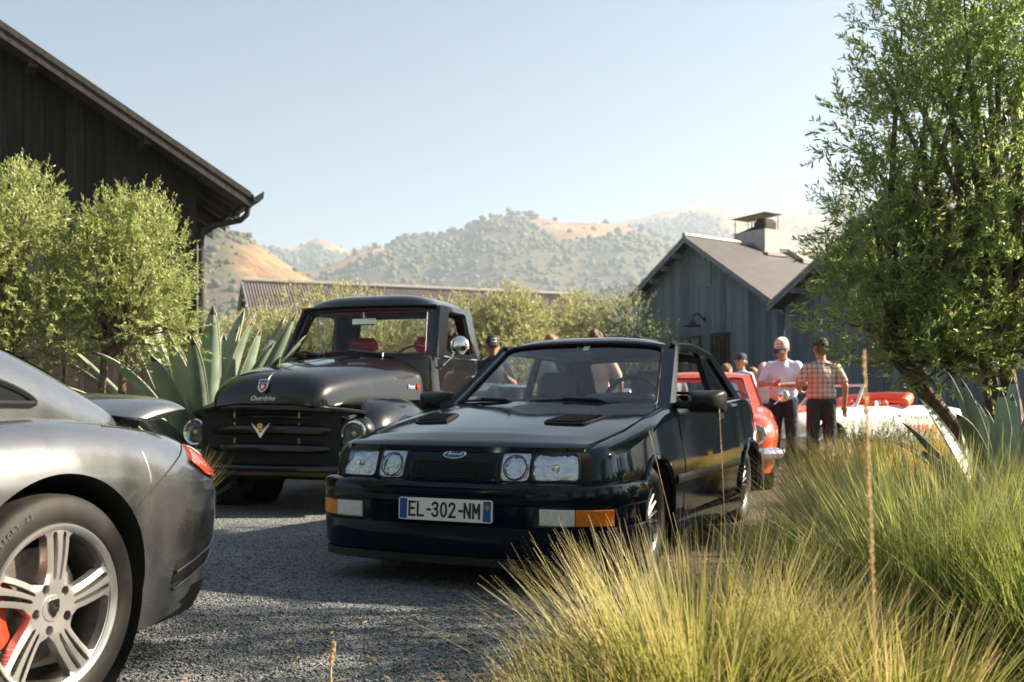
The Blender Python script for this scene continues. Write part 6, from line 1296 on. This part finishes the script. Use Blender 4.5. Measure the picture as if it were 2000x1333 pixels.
def plaid():
    m, N, L, b = newmat('plaid_cotton'); tc = N.new('ShaderNodeTexCoord'); sp = N.new('ShaderNodeSeparateXYZ'); L.new(tc.outputs['Object'], sp.inputs[0]); last = None
    def band(axis, per, frac, ofs):
        mu = N.new('ShaderNodeMath'); mu.operation = 'MULTIPLY_ADD'; mu.inputs[1].default_value = 1 / per; mu.inputs[2].default_value = ofs + 50; L.new(sp.outputs[axis], mu.inputs[0])
        fr = N.new('ShaderNodeMath'); fr.operation = 'FRACT'; L.new(mu.outputs[0], fr.inputs[0]); lt = N.new('ShaderNodeMath'); lt.operation = 'LESS_THAN'; lt.inputs[1].default_value = frac; L.new(fr.outputs[0], lt.inputs[0]); return lt.outputs[0]
    col = None
    for (ax_, per, fr, of, c) in ((0, .062, .30, 0, (.085, .09, .085)), (2, .062, .30, 0, (.085, .09, .085)), (0, .062, .10, .55, (.45, .16, .12)), (2, .062, .10, .55, (.45, .16, .12))):
        mx = N.new('ShaderNodeMix'); mx.data_type = 'RGBA'; mu = N.new('ShaderNodeMath'); mu.operation = 'MULTIPLY'; mu.inputs[1].default_value = .62; L.new(band(ax_, per, fr, of), mu.inputs[0]); L.new(mu.outputs[0], mx.inputs[0])
        if col is None: mx.inputs[6].default_value = (.58, .53, .48, 1)
        else: L.new(col, mx.inputs[6])
        mx.inputs[7].default_value = (*c, 1); col = mx.outputs[2]
    L.new(col, b.inputs['Base Color']); b.inputs['Roughness'].default_value = .85
    nz = N.new('ShaderNodeTexNoise'); nz.inputs['Scale'].default_value = 9; bu = N.new('ShaderNodeBump'); bu.inputs['Strength'].default_value = .8; bu.inputs['Distance'].default_value = .07; L.new(tc.outputs['Object'], nz.inputs['Vector']); L.new(nz.outputs[0], bu.inputs['Height']); L.new(bu.outputs[0], b.inputs['Normal']); return m
M['plaid'] = plaid()
def cap_(g, a, b, ra, rb, n=12):
    a, b = Vector(a), Vector(b); d = (b - a); l = d.length; d = d / l if l > 1e-6 else Vector((0, 0, 1)); pts = []; rr = []
    for q in (-1, -.92, -.7, -.38, 0): pts.append(a + d * ra * q); rr.append(ra * math.sqrt(max(1 - q * q, .0004)))
    for q in (0, .38, .7, .92, 1): pts.append(b + d * rb * q); rr.append(rb * math.sqrt(max(1 - q * q, .0004)))
    if l < 1e-6: pts = pts[:5] + pts[6:]; rr = rr[:5] + rr[6:]
    g.tube(pts, rr, n)
def ell(g, c, r, M_=None, n=14):
    vs = []; c = Vector(c)
    for i in range(n + 1):
        t = math.pi * i / n
        for j in range(2 * n):
            p = 2 * math.pi * j / (2 * n); v = Vector((r[0] * math.sin(t) * math.cos(p), r[1] * math.sin(t) * math.sin(p), r[2] * math.cos(t))); vs.append(c + (M_ @ v if M_ else v))
    g.add(vs, [(i * 2 * n + j, i * 2 * n + (j + 1) % (2 * n), (i + 1) * 2 * n + (j + 1) % (2 * n), (i + 1) * 2 * n + j) for i in range(n) for j in range(2 * n)])
def remesh(g, name, mt, parent, vox, smooth=6):
    me = g.mesh('tmp', None, True, 1e-5); o = bpy.data.objects.new('tmp', me); COL.objects.link(o)
    r = o.modifiers.new('r', 'REMESH'); r.mode = 'VOXEL'; r.voxel_size = vox; s_ = o.modifiers.new('s', 'SMOOTH'); s_.factor = .5; s_.iterations = smooth
    dg = bpy.context.evaluated_depsgraph_get(); me2 = bpy.data.meshes.new_from_object(o.evaluated_get(dg)); bpy.data.objects.remove(o); me2.shade_smooth(); me2.materials.clear(); return link(name, me2, parent, mt)
def person(label, x, y, rz, h, top, bottom, skin, hair=None, cap=None, armL=None, armR=None, nod=0.0, turn=0.0, fine=False, sleeve=True, belly=0.0, glasses=False, group=None, z0=0.0, hairvol=.0):
    """local frame: faces -y, z up, built 1.78 m tall then scaled; arms are (elbow, hand) points"""
    root = thing('person', label, 'person', (x, y, z0), rz, group); k = h / 1.78; root.scale = (k, k, k); vx = .0115 if fine else .022
    HM = Euler((nod, 0, turn)).to_matrix(); hc = Vector((0, -.02, 1.455)); HP_ = lambda p: hc + HM @ (Vector(p) * 1.10)
    shL, shR = Vector((.178, .01, 1.385)), Vector((-.178, .01, 1.385)); armL = armL or ((.265, .03, 1.14), (.27, -.06, .88)); armR = armR or ((-.265, .03, 1.14), (-.27, -.06, .88))
    g = MB(); ell(g, HP_((0, -.012, .165)), (.082, .103, .123), HM); ell(g, HP_((0, -.038, .105)), (.062, .068, .075), HM); cap_(g, (0, .01, 1.40), HP_((0, .01, .09)), .058, .055)
    ell(g, HP_((0, -.108, .135)), (.015, .022, .026), HM); ell(g, HP_((0, -.090, .180)), (.055, .02, .012), HM); ell(g, HP_((0, -.093, .085)), (.026, .014, .010), HM); ell(g, HP_((0, -.080, .055)), (.03, .025, .02), HM)
    for s_ in (1, -1): ell(g, HP_((s_ * .077, .005, .145)), (.012, .022, .034), HM)
    ell(g, (0, .0, 1.27), (.155, .10, .20)); ell(g, (0, 0, 1.0), (.15, .10, .14)); cap_(g, (-.13, .01, 1.39), (.13, .01, 1.39), .055, .055)
    for s_, sh, (el_, ha) in ((1, shL, armL), (-1, shR, armR)):
        el_, ha = Vector(el_), Vector(ha); cap_(g, sh, el_, .048, .040); fa = (ha - el_); fd = fa.normalized(); cap_(g, el_, ha - fd * .02, .041, .027)
        sd = fd.cross(Vector((0, 0, 1)) if abs(fd.z) < .8 else Vector((0, 1, 0))).normalized(); nn = sd.cross(fd)
        ell(g, ha + fd * .045, (.038, .020, .050), Matrix((sd, nn, fd)).transposed())
        for i, (o_, ln) in enumerate(((-.030, .062), (-.011, .075), (.010, .070), (.029, .055))):
            b0 = ha + fd * .085 + sd * o_; m0 = b0 + fd * ln * .5 + nn * .008; cap_(g, b0, m0, .0095, .009, 8); cap_(g, m0, m0 + fd * ln * .35 + nn * .03, .009, .0078, 8)
        t0 = ha + fd * .03 + sd * .036; t1 = t0 + fd * .035 + sd * .022 + nn * .012; cap_(g, t0, t1, .011, .010, 8); cap_(g, t1, t1 + fd * .028 + nn * .012, .010, .008, 8)
    for s_ in (1, -1):
        cap_(g, (s_ * .09, 0, .93), (s_ * .105, -.01, .50), .078, .052); cap_(g, (s_ * .105, -.01, .50), (s_ * .115, .02, .09), .050, .036); cap_(g, (s_ * .115, .03, .05), (s_ * .125, -.12, .035), .035, .028)
    remesh(g, 'body', skin, root, vx, 5)
    for s_ in (1, -1):
        g = MB(); ell(g, HP_((s_ * .030, -.098, .162)), (.013, .006, .007), HM, 8); g.build('eye', M['eye'], root)
    g = MB(); ell(g, (0, .0, 1.25), (.182, .125 + belly * .4, .205)); ell(g, (0, -.01 - belly * .5, 1.06), (.178 + belly * .5, .128 + belly, .17)); cap_(g, (.155, .012, 1.375), (.02, .012, 1.425), .066, .062); cap_(g, (-.155, .012, 1.375), (-.02, .012, 1.425), .066, .062); cap_(g, (0, .01, 1.38), (0, .0, 1.452), .08, .068)
    for sh, (el_, ha) in ((shL, armL), (shR, armR)):
        el_ = Vector(el_); m_ = sh + (el_ - sh) * (.72 if sleeve else .95); cap_(g, sh, m_, .070, .066 if sleeve else .055)
    remesh(g, 'shirt', top, root, vx * 1.1, 5)
    g = MB(); ell(g, (0, -.004, .965), (.172, .122, .085))
    for s_ in (1, -1): cap_(g, (s_ * .09, 0, .92), (s_ * .108, -.012, .50), .104, .082); cap_(g, (s_ * .108, -.012, .50), (s_ * .118, .018, .10), .082, .074)
    remesh(g, 'trousers', bottom, root, vx * 1.1, 5)
    for s_ in (1, -1):
        g = MB(); ell(g, (s_ * .125, -.055, .045), (.052, .145, .05)); ell(g, (s_ * .12, .03, .06), (.046, .06, .058)); ell(g, (s_ * .125, -.05, .02), (.055, .15, .02)); remesh(g, 'shoe', M['shoe'], root, .012, 3)
    if cap:
        g = MB(); vs = []; n = 22
        for i in range(9):
            t = math.pi / 2 * i / 8
            for j in range(n): a = 2 * math.pi * j / n; vs.append(HP_((.084 * math.cos(a) * math.cos(t) ** .55, -.004 + .106 * math.sin(a) * math.cos(t) ** .55, .190 + .100 * math.sin(t))))
        g.add(vs, [(i * n + j, i * n + (j + 1) % n, (i + 1) * n + (j + 1) % n, (i + 1) * n + j) for i in range(8) for j in range(n)] + [tuple(8 * n + j for j in range(n))]); ck = g.build('cap', cap[0], root, sharp=180)
        g = MB(); g.grid(lambda u, v: HP_(((2 * u - 1) * .076 * (1 - .25 * v), -.075 - .115 * v * math.sqrt(max(1 - ((2 * u - 1) * .85) ** 2, .05)), .195 - .030 * v - .02 * (2 * u - 1) ** 2)), 14, 6); g.grid(lambda u, v: HP_(((2 * u - 1) * .076 * (1 - .25 * v), -.075 - .115 * v * math.sqrt(max(1 - ((2 * u - 1) * .85) ** 2, .05)), .190 - .030 * v - .02 * (2 * u - 1) ** 2)), 14, 6); g.build('cap_brim', cap[1], ck, sharp=180)
        g = MB(); g.grid(lambda u, v: HP_(((2 * u - 1) * .034, -.110 * math.cos((2 * u - 1) * .4) + .012 * v, .205 + .045 * v)), 6, 3); 
        if len(cap) > 2: g.build('cap_emblem', cap[2], ck, sharp=180)
    if hair:
        g = MB(); rg = np.random.default_rng(int(abs(x) * 1000) + 3); ell(g, HP_((0, .022, .185)), (.090 + hairvol, .102 + hairvol, .106 + hairvol), HM)
        for i in range(40 if hairvol else 24):
            u = unit(rg.normal(size=3)); u[2] = abs(u[2]) if u[1] < .2 else u[2]; q = Vector((u[0] * (.074 + hairvol), .024 + u[1] * (.086 + hairvol), .182 + u[2] * (.092 + hairvol)))
            if q.y < -.055 and q.z < .22: continue
            ell(g, HP_(q), (.026 + hairvol * .4,) * 3, None, 6)
        if cap: 
            g = MB(); ell(g, HP_((0, .035, .140)), (.087, .082, .070), HM)
        remesh(g, 'hair', hair, root, .011, 2)
    if glasses:
        g = MB(); g.tube([HP_((.078, -.02, .165)), HP_((.06, -.095, .163)), HP_((0, -.112, .165)), HP_((-.06, -.095, .163)), HP_((-.078, -.02, .165))], [.006, .018, .014, .018, .006], 8); g.build('sunglasses', M['eye'], root)
    return root
x0, y0, _ = at(1530, 13.3)
p1 = person('man in a white T-shirt and tan cap looking down at his hands', x0, y0, R(-28), 1.80, M['tee'], M['denim'], M['skin2'], M['hair_white'], (M['cap_tan'], M['cap_navy'], M['cap_black']), ((.30, -.06, 1.15), (.02, -.29, 1.13)), ((-.29, -.08, 1.14), (-.06, -.30, 1.16)), nod=.38, fine=True, belly=.03, glasses=True)
x0, y0, _ = at(1604, 12.5)
p2 = person('man in a plaid short-sleeved shirt and black cap standing with his back turned', x0, y0, R(176), 1.74, M['plaid'], M['navy'], M['skin2'], M['hair_brown'], (M['cap_black'], M['cap_black']), ((.30, .02, 1.14), (.22, -.20, 1.08)), ((-.29, .05, 1.15), (-.30, -.02, .90)), fine=True, belly=.02)
x0, y0, _ = at(962, 13.0)
person('man in a black cap and black T-shirt behind the hatchback', x0, y0, R(8), 1.80, M['black_cloth'], M['navy'], M['skin2'], M['hair_dark'], (M['cap_black'], M['cap_black'], M['white']), ((.28, -.02, 1.15), (.16, -.27, 1.22)), None, fine=True)
x0, y0, _ = at(889, 13.3)
person('person with dark curly hair seen through the pickup side window', x0, y0, R(125), 1.86, M['black_cloth'], M['denim'], M['skin'], M['hair_dark'], None, hairvol=.025)
x0, y0, _ = at(1077, 12.2)
person('person with ginger hair in a grey T-shirt behind the hatchback roof', x0, y0, R(170), 1.765, M['grey_tee'], M['denim'], M['skin'], M['hair_ginger'])
x0, y0, _ = at(1163, 12.0)
person('person in a faded pink T-shirt with brown hair behind the hatchback roof', x0, y0, R(160), 1.81, M['pink_tee'], M['navy'], M['skin'], M['hair_brown'], None, None, ((-.30, .0, 1.15), (-.26, -.22, 1.0)))
x0, y0, _ = at(1312, 16.2)
person('person with fair hair framed by the hatchback side window', x0, y0, R(200), 1.64, M['grey_tee'], M['denim'], M['skin'], M['hair_ginger'])
x0, y0, _ = at(1418, 17.3)
person('person with brown hair just above the red coupe roof', x0, y0, R(120), 1.60, M['black_cloth'], M['denim'], M['skin'], M['hair_brown'])
x0, y0, _ = at(1449, 16.8)
person('man in a navy cap and white shirt behind the red coupe', x0, y0, R(-60), 1.75, M['tee'], M['denim'], M['skin'], M['hair_brown'], (M['cap_navy'], M['cap_navy'], M['red_leather']))
x0, y0, _ = at(1468, 18.4)
person('person in a pale blue shirt behind the man in the navy cap', x0, y0, R(60), 1.58, M['blue_shirt'], M['denim'], M['skin'], M['hair_brown'])
x0, y0, _ = at(1491, 17.5)
person('person with white hair behind the man in the white T-shirt', x0, y0, R(-40), 1.62, M['pink_tee'], M['navy'], M['skin'], M['hair_white'])
